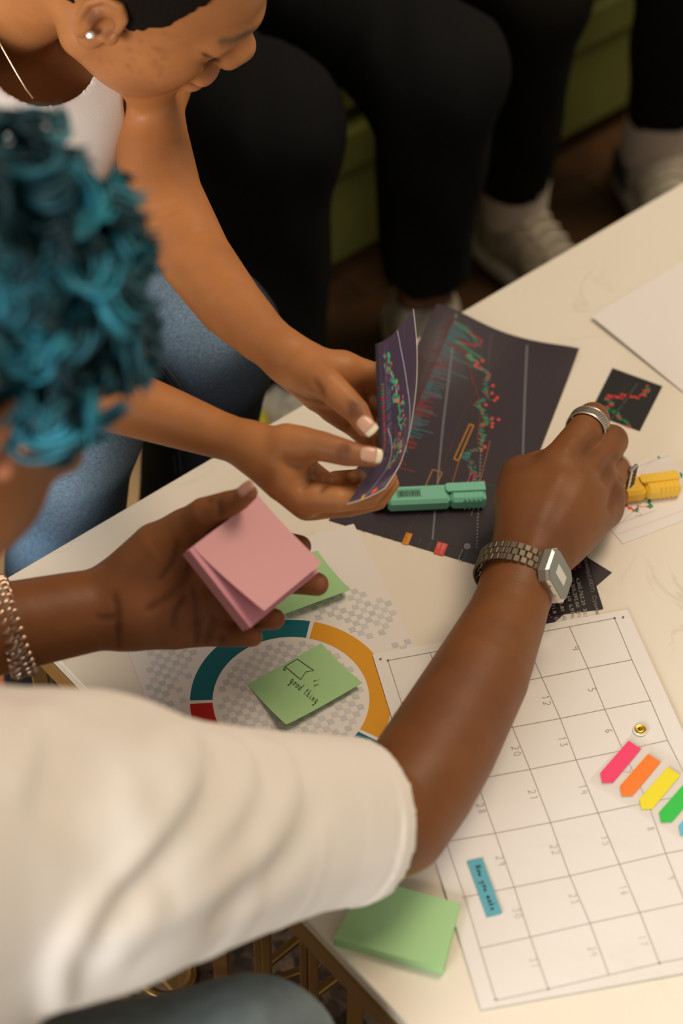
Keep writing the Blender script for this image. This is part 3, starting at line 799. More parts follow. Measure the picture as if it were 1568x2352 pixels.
# jeans
k1 = Z(478, 775, .505); k2 = Z(165, 960, .505)
a1 = k1+V3(0, 0, -.40)+NB*.03-S*.035; a2 = k2+V3(0, 0, -.40)+NB*.02-S*.06
je = smin(.05, smin(.03, cone(k1+NB*.40, k1, .088, .066), cone(k1, a1, .063, .052)), smin(.03, cone(k2+NB*.40, k2, .088, .064), cone(k2, a2, .060, .050)))
je = smin(.05, je, ell(V3(-.47, 1.66, .53), (.18, .15, .12), [S, NB, UP]))
je = wob(je, .0022, 45, 2)
je = inter(je, plane(V3(0, 0, a1[2]+.01), V3(0, 0, -1)))
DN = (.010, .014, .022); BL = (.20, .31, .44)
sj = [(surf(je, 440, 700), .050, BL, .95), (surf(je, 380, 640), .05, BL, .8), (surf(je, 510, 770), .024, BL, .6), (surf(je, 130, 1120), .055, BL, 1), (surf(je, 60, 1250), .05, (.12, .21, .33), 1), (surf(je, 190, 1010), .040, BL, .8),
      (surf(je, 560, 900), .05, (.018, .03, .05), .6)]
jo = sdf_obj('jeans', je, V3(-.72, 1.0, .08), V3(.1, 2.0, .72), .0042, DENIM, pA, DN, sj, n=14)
for pts in ([(322, 800), (350, 820), (380, 852), (402, 880), (416, 905)], [(404, 1040), (408, 1065), (410, 1090)]):
    for dx in (-6, 6):
        P_ = on(je, [(p[0]+dx, p[1]-dx*.4) for p in pts])
        if len(P_) > 1: m_ = MB(); m_.tube([p+unit(CAM-p)*.001 for p in P_], .0011, 6); m_.build('seam', mat('seam_denim', (.035, .045, .055), .8), jo, True)
ba = a1+V3(0, 0, .0)
for ak, dd in ((a1, Fd*.9-S*.1), (a2, Fd*.9-S*.2)): shoe(pA, V3(ak[0], ak[1], .1), dd, (.45, .42, .36))

# ================================================================== person B (blue hair, white t-shirt)
armBR = chain([(150, 1920, 1.18, 190), (560, 1900, 1.29, 150), (800, 1885, 1.345, 140), (905, 1880, 1.375, 134), (960, 1800, 1.40, 134), (1015, 1709, 1.43, 129), (1102, 1552, 1.48, 113), (1160, 1425, 1.525, 92), (1190, 1340, 1.55, 82)])
palmBR = smin(.016, chain([(1190, 1340, 1.55, 80), (1235, 1215, 1.595, 86), (1300, 1130, 1.625, 74)]), chain([(1240, 1200, 1.60, 70), (1285, 1085, 1.63, 54)]),
              chain([(1290, 1180, 1.615, 66), (1355, 1092, 1.645, 46)]), chain([(1280, 1220, 1.60, 68), (1385, 1130, 1.65, 44)]), chain([(1270, 1265, 1.585, 54), (1385, 1172, 1.655, 42)]),
              chain([(1205, 1260, 1.58, 60), (1202, 1100, 1.635, 54)]), chain([(1205, 1150, 1.62, 60), (1290, 1150, 1.62, 70)]))
fingBR = [chain([(1205, 1100, 1.64, 50), (1230, 1072, 1.66, 36), (1290, 1050, 1.71, 28), (1330, 1035, 1.745, 22)]),
          chain([(1282, 1078, 1.625, 52), (1337, 1000, 1.655, 43), (1361, 962, 1.68, 39), (1352, 990, 1.72, 30), (1342, 1008, 1.742, 24)]),
          chain([(1352, 1085, 1.64, 44), (1404, 1013, 1.675, 39), (1404, 1030, 1.715, 30), (1392, 1050, 1.742, 24)]),
          chain([(1383, 1125, 1.65, 43), (1417, 1078, 1.685, 31), (1412, 1090, 1.72, 27), (1395, 1100, 1.742, 22)]),
          chain([(1383, 1172, 1.655, 40), (1416, 1140, 1.69, 27), (1408, 1148, 1.72, 24), (1390, 1150, 1.735, 20)])]
armBL = chain([(-420, 1560, 1.25, 150), (-200, 1490, 1.40, 116), (-60, 1455, 1.44, 110), (60, 1432, 1.45, 102), (150, 1414, 1.46, 98), (240, 1397, 1.47, 93), (300, 1392, 1.475, 90)])
palmBL = smin(.014, chain([(300, 1390, 1.475, 90), (385, 1380, 1.482, 78), (450, 1375, 1.487, 62)]), chain([(290, 1410, 1.475, 78), (400, 1430, 1.482, 62), (500, 1440, 1.487, 42)]),
              chain([(300, 1345, 1.47, 84), (365, 1268, 1.46, 70), (425, 1226, 1.45, 54)]), chain([(380, 1330, 1.485, 64), (470, 1290, 1.487, 44)]))
fingBL = [chain([(425, 1226, 1.45, 53), (470, 1183, 1.432, 42), (522, 1158, 1.422, 31), (548, 1148, 1.415, 26.5), (573, 1132, 1.406, 20)]),
          chain([(440, 1290, 1.487, 44), (560, 1264, 1.497, 35), (650, 1250, 1.490, 30), (688, 1256, 1.486, 27.5)]),
          chain([(450, 1340, 1.487, 44), (600, 1326, 1.500, 34), (690, 1335, 1.490, 31), (728, 1342, 1.486, 27.5)]),
          chain([(455, 1390, 1.487, 42), (565, 1418, 1.488, 32), (630, 1422, 1.468, 25)]),
          chain([(450, 1432, 1.487, 38), (530, 1458, 1.480, 28), (580, 1463, 1.462, 23.5)])]
shBR = U(150, 1920, 1.18); shBL = U(-600, 1500, 1.12); nkB = U(-560, 1560, 1.10)
bodyB = smin(.04, cone(LB(-.035, 0, -.045), nkB, .052, .06), cone(nkB, shBR, .06, .055), cone(nkB, shBL, .06, .055), cone(nkB, U(-420, 2150, 1.12), .07, .13), cone(U(-420, 2150, 1.12), U(-560, 2700, 1.22), .13, .14))
bodyB = smin(.02, bodyB, hB); bodyB = smin(.02, bodyB, armBR, cone(shBL, U(-420, 1560, 1.25), .05, .045), armBL)
bodyB = smin(.010, bodyB, palmBR, palmBL)
bodyB = with_fingers(bodyB, palmBR, fingBR, .008); bodyB = with_fingers(bodyB, palmBL, fingBL, .007)
cr = lambda pts, w=.0016, a=.0012: crease(bodyB, pts, w, a)
bodyB = groove(bodyB, [cr([(262, 1370), (270, 1400), (270, 1450), (274, 1488)], .0016, .0012), cr([(225, 1418), (248, 1420), (268, 1416)], .0014, .0007),
    cr([(345, 1400), (380, 1378), (415, 1345), (440, 1305)], .0022, .0018), cr([(405, 1250), (395, 1290), (370, 1330)], .0016, .001),
    cr([(448, 1480), (455, 1430), (450, 1380), (440, 1340)], .0020, .0018), cr([(470, 1478), (488, 1440), (492, 1420)], .0016, .0014), cr([(505, 1482), (512, 1465)], .0014, .0012),
    cr([(398, 1440), (405, 1400), (425, 1370)], .0012, .0008), cr([(500, 1150), (505, 1168), (505, 1186)], .0016, .0012), cr([(478, 1146), (484, 1150)], .0012, .0010),
    cr([(1318, 1005), (1300, 1030)], .003, -.0008), cr([(1345, 1100), (1300, 1180), (1255, 1250)], .006, -.0010), cr([(1285, 1090), (1250, 1180), (1225, 1250)], .006, -.0010),
    cr([(1335, 1048), (1352, 1030), (1368, 1012)], .0035, .0025), cr([(1385, 1100), (1400, 1065), (1415, 1050)], .003, .002), cr([(1400, 1165), (1415, 1118), (1428, 1100)], .003, .002)])
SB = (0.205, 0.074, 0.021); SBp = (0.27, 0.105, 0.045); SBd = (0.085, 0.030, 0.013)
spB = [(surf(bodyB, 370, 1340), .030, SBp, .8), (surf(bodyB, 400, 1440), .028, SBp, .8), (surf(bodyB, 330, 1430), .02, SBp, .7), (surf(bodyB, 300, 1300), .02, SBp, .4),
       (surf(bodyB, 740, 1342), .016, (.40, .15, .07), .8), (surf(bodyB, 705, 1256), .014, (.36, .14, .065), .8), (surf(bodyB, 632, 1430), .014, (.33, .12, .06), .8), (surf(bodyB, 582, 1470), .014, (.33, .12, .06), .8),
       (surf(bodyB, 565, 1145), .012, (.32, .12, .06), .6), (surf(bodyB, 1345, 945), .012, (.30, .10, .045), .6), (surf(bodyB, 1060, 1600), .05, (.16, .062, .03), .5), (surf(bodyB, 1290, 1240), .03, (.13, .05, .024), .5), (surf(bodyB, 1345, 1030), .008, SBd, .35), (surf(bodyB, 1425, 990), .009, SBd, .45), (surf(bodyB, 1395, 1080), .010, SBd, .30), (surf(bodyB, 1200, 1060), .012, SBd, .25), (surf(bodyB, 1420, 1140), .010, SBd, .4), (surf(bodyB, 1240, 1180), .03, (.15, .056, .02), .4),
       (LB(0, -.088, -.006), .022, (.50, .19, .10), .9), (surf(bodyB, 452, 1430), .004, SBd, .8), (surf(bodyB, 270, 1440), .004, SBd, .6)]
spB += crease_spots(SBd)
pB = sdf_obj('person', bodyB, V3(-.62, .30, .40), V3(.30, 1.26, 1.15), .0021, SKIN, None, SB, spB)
tag(pB, 'person with curly blue hair and white t-shirt, pink notes in one hand', 'person')
nail(pB, bodyB, 562, 1121, (.86, -.50), .0070, .0052, (.40, .20, .14), 0)
# t-shirt
p_end = U(832, 1880, 1.352); n_end = unit(U(905, 1882, 1.375)-U(600, 1900, 1.29))
ts = smin(.02, chain([(-420, 2000, 1.06, 430), (-100, 1960, 1.11, 395), (60, 1950, 1.14, 370), (200, 1935, 1.17, 335)]), chain([(200, 1935, 1.17, 335), (380, 1930, 1.215, 285), (560, 1908, 1.27, 236), (700, 1890, 1.31, 205), (960, 1880, 1.40, 170)]),
          cone(U(-420, 2000, 1.06), U(-520, 2700, 1.18), .13, .16), cone(U(-420, 1900, 1.08), shBL, .11, .08))
def hemband(base, p, n, w, amp):
    def f(P, c=None, R=0):
        d = base(P, c, R)
        if d is None: return None
        x = (P-p)@n
        return d+amp*np.exp(-((x+w)/.0016)**2)-amp*.8*np.exp(-((x+w-.004)/.004)**2)
    return f
fold = lambda pts, w, a: (on(ts, cat(pts, 5)), w*1.8, a*1.25)
ts1 = groove(ts, [fold([(40, 1790), (70, 1700), (85, 1620)], .008, -.006), fold([(120, 1800), (110, 1700), (60, 1600)], .010, .005),
    fold([(440, 1750), (425, 1820), (330, 1960), (220, 2080), (140, 2190), (135, 2330)], .0055, -.0055), fold([(470, 1765), (455, 1840), (360, 1990), (240, 2110)], .008, .004),
    fold([(200, 1760), (190, 1850), (230, 1900)], .012, .006), fold([(300, 1780), (370, 1730), (420, 1690)], .009, -.005), fold([(250, 1900), (340, 1850), (420, 1760)], .010, -.005),
    fold([(560, 1730), (560, 1820), (480, 1950), (330, 2080), (200, 2150)], .009, -.0045), fold([(520, 1740), (520, 1830), (440, 1950), (300, 2060)], .008, .004),
    fold([(640, 1730), (660, 1800), (600, 1940), (450, 2060), (280, 2170)], .009, -.0045), fold([(600, 1730), (615, 1810), (550, 1930), (400, 2050)], .008, .0045),
    fold([(700, 1760), (720, 1850), (660, 1980), (520, 2090)], .008, .004), fold([(380, 1700), (330, 1720), (290, 1700)], .012, -.004), fold([(240, 1640), (300, 1700), (330, 1800)], .012, .004)])
ts1 = hemband(ts1, p_end, n_end, .019, .0022)
ts1 = shell(ts1, .011); ts1 = inter(ts1, plane(p_end, n_end))
ts1 = carve(ts1, .003, cone(nkB+V3(0, 0, -.02), LB(-.01, 0, -.10), .075, .08))
tso = sdf_obj('tshirt', ts1, V3(-.75, .15, .35), V3(.12, 1.05, 1.05), .0036, WHITEC, pB, n=14)
# jeans of B
kB = U(585, 2445, 1.30)
jb = smin(.03, cone(U(-520, 2750, 1.22), kB, .10, .056), cone(kB, V3(kB[0]-.06, kB[1]-.03, .10), .055, .045)); jb = smin(.03, jb, cone(U(-520, 2750, 1.22), U(-900, 2200, 1.45), .10, .07))
sdf_obj('jeans', wob(jb, .002, 40, 5), V3(-.95, .0, .08), V3(.1, 1.1, .75), .006, mat('faded_denim', (.13, .17, .19), .85, bump=(900, .5, .0008), vary=(40, .2)), pB, n=12)
# blue curls
hair = MB(); hc = V3(-.020, 0, .060)
cnt = 0; tries = 0
cap = carve(ell(hc, (.103, .086, .098)), .01, ell((.14, 0, -.02), (.085, .12, .085)), ell((.03, -.10, -.03), (.035, .045, .045)), ell((.03, .10, -.03), (.035, .045, .045)), ell((-.02, 0, -.11), (.12, .12, .085)))
hairo = sdf_obj('hair', xf(wob(cap, .004, 120, 8), MBm, TBh), TBh-.2, TBh+.2, .004, HAIRB, pB, (.006, .045, .058), n=14)
while cnt < 400 and tries < 4000:
    tries += 1
    v = unit(RNG.normal(size=3)); p = hc+v*V3(.106, .090, .104)
    if p[0] > .045 and p[2] < .075: continue
    if p[2] < -.035: continue
    if abs(p[1]) > .055 and p[2] < .022 and p[0] > -.035: continue
    w1 = unit(np.cross(v, RNG.normal(size=3))); w2 = np.cross(v, w1); ang = RNG.uniform(0, 6.28)
    turns = RNG.uniform(.5, 1.3); R0 = RNG.uniform(.007, .012); Hh = RNG.uniform(.014, .034); lean = w1*RNG.uniform(-.014, .014)
    g = RNG.random()**2.8
    base = (1-g)*np.array((.004, .034, .050))+g*np.array((.032, .31, .44))
    for st in range(8):
        o1 = RNG.normal(size=2)*.0034; ph = RNG.uniform(-.35, .35); hk = RNG.uniform(.75, 1.15); q = []
        for i in range(11):
            t = i/10; a = ang+ph+turns*6.28*t; rr = R0*(.5+.75*t)
            q.append(MBm@(p+v*(Hh*hk*t-.004)+lean*t+(rr*math.cos(a)+o1[0])*w1+(rr*math.sin(a)+o1[1])*w2)+TBh)
        hair.tube(q, list(np.interp(np.linspace(0, 1, 11), [0, .2, .85, 1], [.0018, .0023, .0018, .0008])), 4, False, tuple(base*RNG.uniform(.6, 1.35)))
    cnt += 1
tag(hair.build('curls', HAIRB, hairo, True, True), kind='stuff')

# ================================================================== jewellery
# wristwatch
ax = unit(U(1190, 1340, 1.55)-U(1160, 1425, 1.525)); wc = U(1186, 1322, 1.552)
cv = unit(CAM-wc); cv = unit(cv-ax*np.dot(cv, ax)); sv = unit(np.cross(ax, cv)); sv = sv if prj(wc+sv*.02)[0] > prj(wc)[0] else -sv
watch = empty('wristwatch', wc, 'steel digital wristwatch with linked band on the reaching wrist', 'watch')
th0 = math.radians(57); Rw, Rh = .0350, .0315
def wpt(th, r=0): return wc+(Rw+r)*math.sin(th)*sv+(Rh+r)*math.cos(th)*cv
def wn(th): return unit(math.sin(th)/Rw*sv+math.cos(th)/Rh*cv)
lm = None; dth = 2*math.pi/36
for i in range(36):
    th = th0+dth*(i+.5)
    if min(i+.5, 36-i-.5)*dth < .52: continue
    n_ = wn(th); t_ = unit(np.cross(n_, ax))
    for j in range(3):
        off = (j-1)*.0068+(0)
        th2 = th+(dth*.5 if j == 1 else 0); n2_ = wn(th2); t2_ = unit(np.cross(n2_, ax))
        if lm is None:
            m_ = MB(); m_.box((0, 0, 0), np.eye(3), [.0032, .0027, .0011], .0006); o = m_.build('band_link', DSTEEL, watch); lm = o.data
        else: o = link(bpy.data.objects.new('band_link', lm), watch)
        p_ = wpt(th2)+ax*off
        o.matrix_basis = Matrix.Translation(p_) @ Matrix(np.array([ax, t2_, n2_]).T.tolist()).to_4x4()
nf = wn(th0); tf = unit(np.cross(nf, ax)); fcn = wpt(th0, .003)
def octo(mb, c, hx, hy, z0, z1, cut, col=None, ins=0):
    hx *= 1.12; hy *= 1.18; cut *= 1.1
    pts = [(hx-cut, hy), (-hx+cut, hy), (-hx, hy-cut), (-hx, -hy+cut), (-hx+cut, -hy), (hx-cut, -hy), (hx, -hy+cut), (hx, hy-cut)]
    v = [c+ax*x+tf*y+nf*z0 for x, y in pts]+[c+ax*(x-ins*np.sign(x))+tf*(y-ins*np.sign(y))+nf*z1 for x, y in pts]
    f = [list(range(8))[::-1], list(range(8, 16))]+[[i, (i+1) % 8, (i+1) % 8+8, i+8] for i in range(8)]
    mb.add(v, f, col)
m_ = MB(); octo(m_, fcn, .0165, .0175, -.006, .0005, .006); octo(m_, fcn, .0160, .0170, .0005, .0030, .006, ins=.0018); m_.build('watch_case', STEEL, watch)
m_ = MB(); octo(m_, fcn, .0140, .0156, .0028, .0036, .0052); m_.build('watch_glass', mat('watch_glass', (.16, .18, .17), .12, spec=.8), watch)
m_ = MB(); m_.box(fcn+nf*.0037, [ax, tf, nf], [.0050, .0085, .0002], 0); m_.build('display', mat('lcd', (.66, .69, .66), .25), watch)
for sg in (-1, 1):
    for q in (-1, 1):
        m_ = MB(); m_.tube([fcn+ax*sg*.0165+tf*q*.006, fcn+ax*sg*.0182+tf*q*.006], .0018, 8); m_.build('button', STEEL, watch)
# the end pieces joining case to band
for q in (-1, 1):
    m_ = MB(); th = th0+q*.48; n_ = wn(th); m_.box(wpt(th, .0003), [ax, unit(np.cross(n_, ax)), n_], [.0100, .0052, .0016], .0006); m_.build('end_link', DSTEEL, watch)
# finger rings
def fring(c, axis, r, w, th, label, matl, grooves=0):
    e = empty('ring', c, label, 'ring'); axis = unit(axis); u = unit(np.cross(axis, V3(.3, .2, 1))); v = np.cross(axis, u)
    N = 40; prof = [(-w, 0), (-w, th*.8), (-w*.8, th), (w*.8, th), (w, th*.8), (w, 0)]; m_ = MB(); vs = []
    for i in range(N):
        a = 6.28318*i/N; d = math.cos(a)*u+math.sin(a)*v
        for (x, y) in prof: vs.append(c+d*(r+y)+axis*x)
    P_ = len(prof); f = [[i*P_+k, i*P_+(k+1) % P_, ((i+1) % N)*P_+(k+1) % P_, ((i+1) % N)*P_+k] for i in range(N) for k in range(P_)]
    m_.add(vs, f); m_.build('ring_band', matl, e, True)
    return e, u, v
c1 = U(1348.5, 981.5, 1.667); axi = unit(U(1361, 962, 1.68)-U(1337, 1000, 1.655))
OXI = mat('oxidised_silver', (.26, .21, .16), .35, .95, bump=(700, 1.0, .0012))
e, u, v = fring(c1, axi, .0170, .0056, .0016, 'wide engraved silver ring with rope-like pattern on the index finger', OXI)
for sg in (-1, 1):
    m_ = MB(); m_.tube([c1+(.0182)*(math.cos(a)*u+math.sin(a)*v)+axi*sg*.0056 for a in np.linspace(0, 6.28318, 41)[:-1]], .0012, 6, True); m_.build('rim', STEEL, e, True)
m_ = MB()
for i in range(54):
    a = 6.28318*i/54; d = math.cos(a)*u+math.sin(a)*v; a2 = a+.13; d2 = math.cos(a2)*u+math.sin(a2)*v
    m_.tube([c1+d*.0188-axi*.0044, c1+d2*.0188+axi*.0044], .0005, 4)
tag(m_.build('engraving', STEEL, e), kind='stuff')
c2 = U(1412, 1082, 1.688); ax2 = unit(U(1430, 1068, 1.70)-U(1392, 1108, 1.665))
e, u, v = fring(c2, ax2, .0135, .0062, .0018, 'silver signet ring with a flat dark-set face on the ring finger', STEEL)
sd = unit(unit(U(1470, 1100, 1.68)-U(1412, 1082, 1.688))-ax2*.2); sd = unit(sd-ax2*np.dot(sd, ax2)); sx = np.cross(sd, ax2)
m_ = MB(); m_.box(c2+sd*.0165, [ax2, sx, sd], [.0085, .0105, .0020], .0012); m_.build('signet', STEEL, e)
for i in range(5):
    m_ = MB(); m_.box(c2+sd*.0186+sx*(i-2)*.0040, [ax2, sx, sd], [.0055, .0010, .0004], 0); m_.build('stone', DARK, e)
# curb chain bracelet
bc = U(22, 1441, 1.452); bax = unit(U(150, 1405, 1.46)-U(-60, 1455, 1.445)); bax = unit(bax+RM@V3(0, .10, 0))
bu = unit(np.cross(bax, unit(CAM-bc))); bv = np.cross(bu, bax)
br = empty('bracelet', bc, 'chunky silver and copper curb chain bracelet at the left frame edge wrist', 'bracelet')
CHN = mat('worn_silver', (.52, .38, .29), .3, 1.0); NL = 34
tor = MB(); pts = [V3(.0082*math.cos(a), .0040*math.sin(a), .0012*math.sin(2*a)) for a in np.linspace(0, 6.28318, 19)[:-1]]; tor.tube(pts, .0021, 6, True)
lk = None
for i in range(NL):
    a = 6.28318*i/NL; d = math.cos(a)*bu+math.sin(a)*bv; t_ = unit(-math.sin(a)*bu+math.cos(a)*bv)
    for sg in (-1, 1):
        x_ = unit(bax*.62+t_*.75*1); z_ = unit(d+bax*sg*.25); z_ = unit(z_-x_*np.dot(z_, x_)); y_ = np.cross(z_, x_)
        p_ = bc+d*.0385+bax*sg*.0034+t_*sg*.001
        if lk is None: o = tor.build('bracelet_link', CHN, br, True); lk = o.data
        else: o = link(bpy.data.objects.new('bracelet_link', lk), br)
        o.matrix_basis = Matrix.Translation(p_) @ Matrix(np.array([x_, y_, z_]).T.tolist()).to_4x4()

# ================================================================== paper on the table
PAPERW = mat('white_paper', (.80, .77, .76), .7, spec=.25, bump=(700, .15, .0002))
PAPERC = mat('calendar_paper', (.83, .81, .80), .7, spec=.25, bump=(20, .35, .004))
PDARK = mat('dark_print_paper', (.030, .020, .030), .42, spec=.45)
PDARKB = mat('black_print_paper', (.010, .009, .011), .42, spec=.4)
def homog(src, dst):
    A = []; B = []
    for (x, y), (u, v) in zip(src, dst):
        A.append([x, y, 1, 0, 0, 0, -u*x, -u*y]); B.append(u); A.append([0, 0, 0, x, y, 1, -v*x, -v*y]); B.append(v)
    h = np.linalg.solve(np.array(A, float), np.array(B, float)); Hm = np.append(h, 1).reshape(3, 3)
    def f(x, y): q = Hm@V3(x, y, 1); return q[0]/q[2], q[1]/q[2]
    return f
def flat_sheet(name, corners, z, label, cat, material, th=.0003, lift=None, n=12):
    zf = (lambda u, v: z) if lift is None else (lambda u, v: z+lift(u, v))
    qm = quadmap(corners, zf); o = sheet(name, qm, n, n, th, material); tag(o, label, cat)
    hm = homog(corners, [(0, 0), (1, 0), (1, 1), (0, 1)])
    return o, Print(lambda x, y: qm(*hm(x, y)))
# --- plain sheet at the right edge
flat_sheet('paper_sheet', [(1358, 727), (1740, 490), (2050, 820), (1718, 1020)], TZ+.0006, 'blank white paper sheet at the right edge behind the small dark chart card', 'paper', PAPERW,
           lift=lambda u, v: .004*math.exp(-((u/.35)**2+(v/.5)**2)))
# --- purple sheet beneath
flat_sheet('chart_sheet', [(1300, 1250), (1405, 1315), (1243, 1455), (1140, 1392)], TZ+.0006, 'dark purple sheet corner lying beneath the black number sheet, under the watch', 'paper', PDARK)
o, pr = flat_sheet('number_sheet', [(1345, 1268), (1385, 1398), (1232, 1417), (1180, 1290)], TZ+.0012, 'black sheet printed with white order numbers beside the watch', 'paper', PDARKB)
gy = (.42, .40, .40); rd = (.5, .03, .06)
dD = np.array([6.0, 27.0])/27.6
for x, y, t, c, s_ in ((1347, 1278, 'Размер(USDT)  Сумма(USDT)', (.22, .21, .21), 13), (1330, 1283, '12.00', rd, 12), (1331, 1332, '6,365,763.20  35,699,675.6', gy, 12), (1316, 1331, '26,205,292.00  31,133,713.4', gy, 12),
                       (1301, 1332, '878,421.60  6,978,421.4', gy, 12), (1286, 1360, '12,073.80  421.80', gy, 12), (1272, 1385, '421.8  0.21', gy, 12), (1318, 1288, '00.20', rd, 12)):
    pr.text(t, (x-8, y), dD*s_, np.array([.97, -.24])*s_, c)
pr.line([(1256, 1410), (1262, 1414), (1266, 1420)], 2, rd); pr.build('printed_numbers', o)
# --- main dark chart
main_c = [(1003, 697), (1330, 800), (1133, 1309), (755, 1195)]
o, pr = flat_sheet('chart_sheet', main_c, TZ+.0007, 'large dark purple stock chart print with one corner curling off the table', 'paper', PDARK,
                   lift=lambda u, v: .022*math.exp(-((u/.35)**2+(v/.30)**2))+.004*math.exp(-((u-1)**2/.05+(v/.1)**2)), n=20)
gl = (.17, .18, .20); org = (.46, .17, .02); red = (.50, .035, .035); grn = (.03, .20, .12); tel = (.045, .14, .17); dim = (.08, .05, .055)
pr.poly([(1002, 699), (1040, 712), (938, 905), (905, 895)], (.040, .026, .022))
for x, y in ((1000, 0), (1010, 0), (1020, 0), (1030, 0)): pr.line([(x, 705+(x-1000)*.3), (x-200*.52*.9, 705+(x-1000)*.3+200)], 1.4, (.09, .028, .03), seg=60)
rg = random.Random(5)
for i in range(95):
    t = i/95; bx, by = 1043-150*t, 735+330*t; L = rg.uniform(6, 40)*(1.3-.4*t)*(1.0 if rg.random() > .1 else 1.9); c = rg.choice([tel, tel, (.20, .035, .045), (.10, .09, .13)])
    pr.line([(bx, by), (bx+L, by+L*.32)], 3.0, c)
    pr.line([(bx, by), (bx-L*.35, by-L*.13)], 2.5, (.10, .03, .04))
pr.line([(1048, 720), (1040, 800), (1022, 960), (1010, 1090), (996, 1240)], 4.2, gl, seg=60)
pr.line([(1213, 778), (1209, 880), (1203, 1040)], 4.2, gl, seg=60)
pr.line([(1131, 752), (1122, 850)], 3, (.11, .10, .12), dash=5); pr.line([(1122, 850), (1112, 1000)], 2, dim, dash=5)
pr.line([(1110, 1000), (1104, 1110), (1096, 1262)], 2.6, (.34, .33, .35), dash=8)
pr.line([(1262, 800), (1120, 1180)], 1.2, (.06, .045, .06), seg=50); pr.line([(1165, 770), (1070, 930), (1000, 1120), (938, 1222)], 2, (.14, .06, .02), dash=7)
pr.line([(1070, 800), (1110, 920), (1100, 1000)], 2, (.22, .04, .02), seg=50); pr.line([(1130, 1000), (1103, 1110), (1085, 1180)], 2, (.33, .12, .03), seg=40)
pr.line([(1062, 1035), (1042, 1105), (1030, 1150)], 2, (.33, .12, .03), seg=40); pr.line([(1045, 738), (1110, 770), (1097, 783), (1045, 775)], 3, (.40, .05, .05), seg=30)
pr.line([(1050, 742), (1085, 760), (1099, 775)], 5, grn, seg=20); pr.line([(1045, 775), (1110, 808)], 5, grn, seg=20); pr.line([(1040, 808), (1082, 825), (1118, 838), (1130, 850)], 3, (.03, .16, .14), seg=20)
path = [(1080, 800), (1095, 815), (1080, 805), (1102, 830), (1118, 838), (1126, 855), (1118, 880), (1122, 900), (1098, 912), (1110, 925), (1118, 940), (1125, 955), (1108, 965), (1112, 980), (1108, 1000), (1110, 1015), (1085, 1025), (1068, 1035), (1080, 1045), (1090, 1060), (1088, 1075), (1100, 1085), (1098, 1105)]
for a, b in zip(path[:-1], path[1:]):
    for k in range(8):
        t = k/8; x = a[0]+(b[0]-a[0])*t+rg.uniform(-6, 6); y = a[1]+(b[1]-a[1])*t+rg.uniform(-4, 4); L = rg.uniform(4, 12); c = rg.choice([(.05, .30, .16), (.05, .30, .16), (.55, .06, .06), (.06, .16, .22)])
        pr.line([(x-L/2, y-L*.15), (x+L/2, y+L*.15)], 2.4, c)
for x, y in ((1112, 813), (1096, 824), (1136, 870), (1134, 888), (1146, 899), (1140, 905), (1120, 915), (1134, 948), (1149, 951), (1135, 960), (1134, 968), (1118, 1016), (1110, 1022), (1113, 1100)):
    pr.poly([(x+4*math.cos(a), y+3.6*math.sin(a)) for a in np.linspace(0, 6.28, 9)[:-1]], (.75, .07, .05))
def outl(pts, w, c): pr.line(pts+pts[:1], w, c)
outl([(1083, 960), (1092, 963), (1057, 1047), (1047, 1043)], 2.6, (.60, .24, .02)); outl([(998, 1068), (1020, 1075), (1000, 1125), (977, 1118)], 2.4, (.46, .19, .03)); outl([(1086, 1077), (1096, 1079), (1088, 1104), (1077, 1102)], 2.2, (.6, .04, .15))
pr.line([(838, 1193), (1110, 1272)], 1.2, (.07, .055, .07)); pr.line([(1118, 1105), (1150, 1112)], 1.4, (.04, .12, .07))
pr.poly([(937, 1221), (951, 1225), (940, 1253), (925, 1249)], (.72, .28, .02)); pr.poly([(1009, 1242), (1032, 1249), (1020, 1278), (998, 1272)], (.72, .07, .06)); pr.poly([(1066, 1258), (1078, 1262), (1068, 1290), (1055, 1286)], (.05, .055, .065))
d2 = np.array([-.37, .93]); h2 = np.array([.95, .27])
pr.text('47668.76', (937, 1223), d2*6.6, h2*11, (.12, .05, .01)); pr.text('47300.90', (1021, 1247), d2*7, h2*9, (.85, .6, .6)); pr.text('28:07', (1010, 1246), d2*6, h2*8, (.85, .5, .5))
pr.text('50138.09', (1063, 1262), d2*8.2, h2*12, (.75, .75, .75)); outl([(1075+6*math.cos(a), 1254+5.5*math.sin(a)) for a in np.linspace(0, 6.28, 13)[:-1]], 1.6, (.6, .6, .62)); outl([(1075+2*math.cos(a), 1254+2*math.sin(a)) for a in np.linspace(0, 6.28, 7)[:-1]], 1.2, (.6, .6, .62))
for i, t in enumerate(('40500.00', '42000.00', '44000.00', '46000.00')): pr.text(t, (842+i*24, 1200+i*7), d2*6.2, h2*9, (.07, .06, .075))
pr.text('48000.00', (967, 1236), d2*6.4, h2*9, (.12, .10, .12)); pr.text('49000.00', (990, 1243), d2*5.6, h2*8, (.14, .10, .13)); pr.text('51000.00', (1100, 1270), d2*6.4, h2*9, (.09, .08, .10))
pr.build('printed_chart', o)
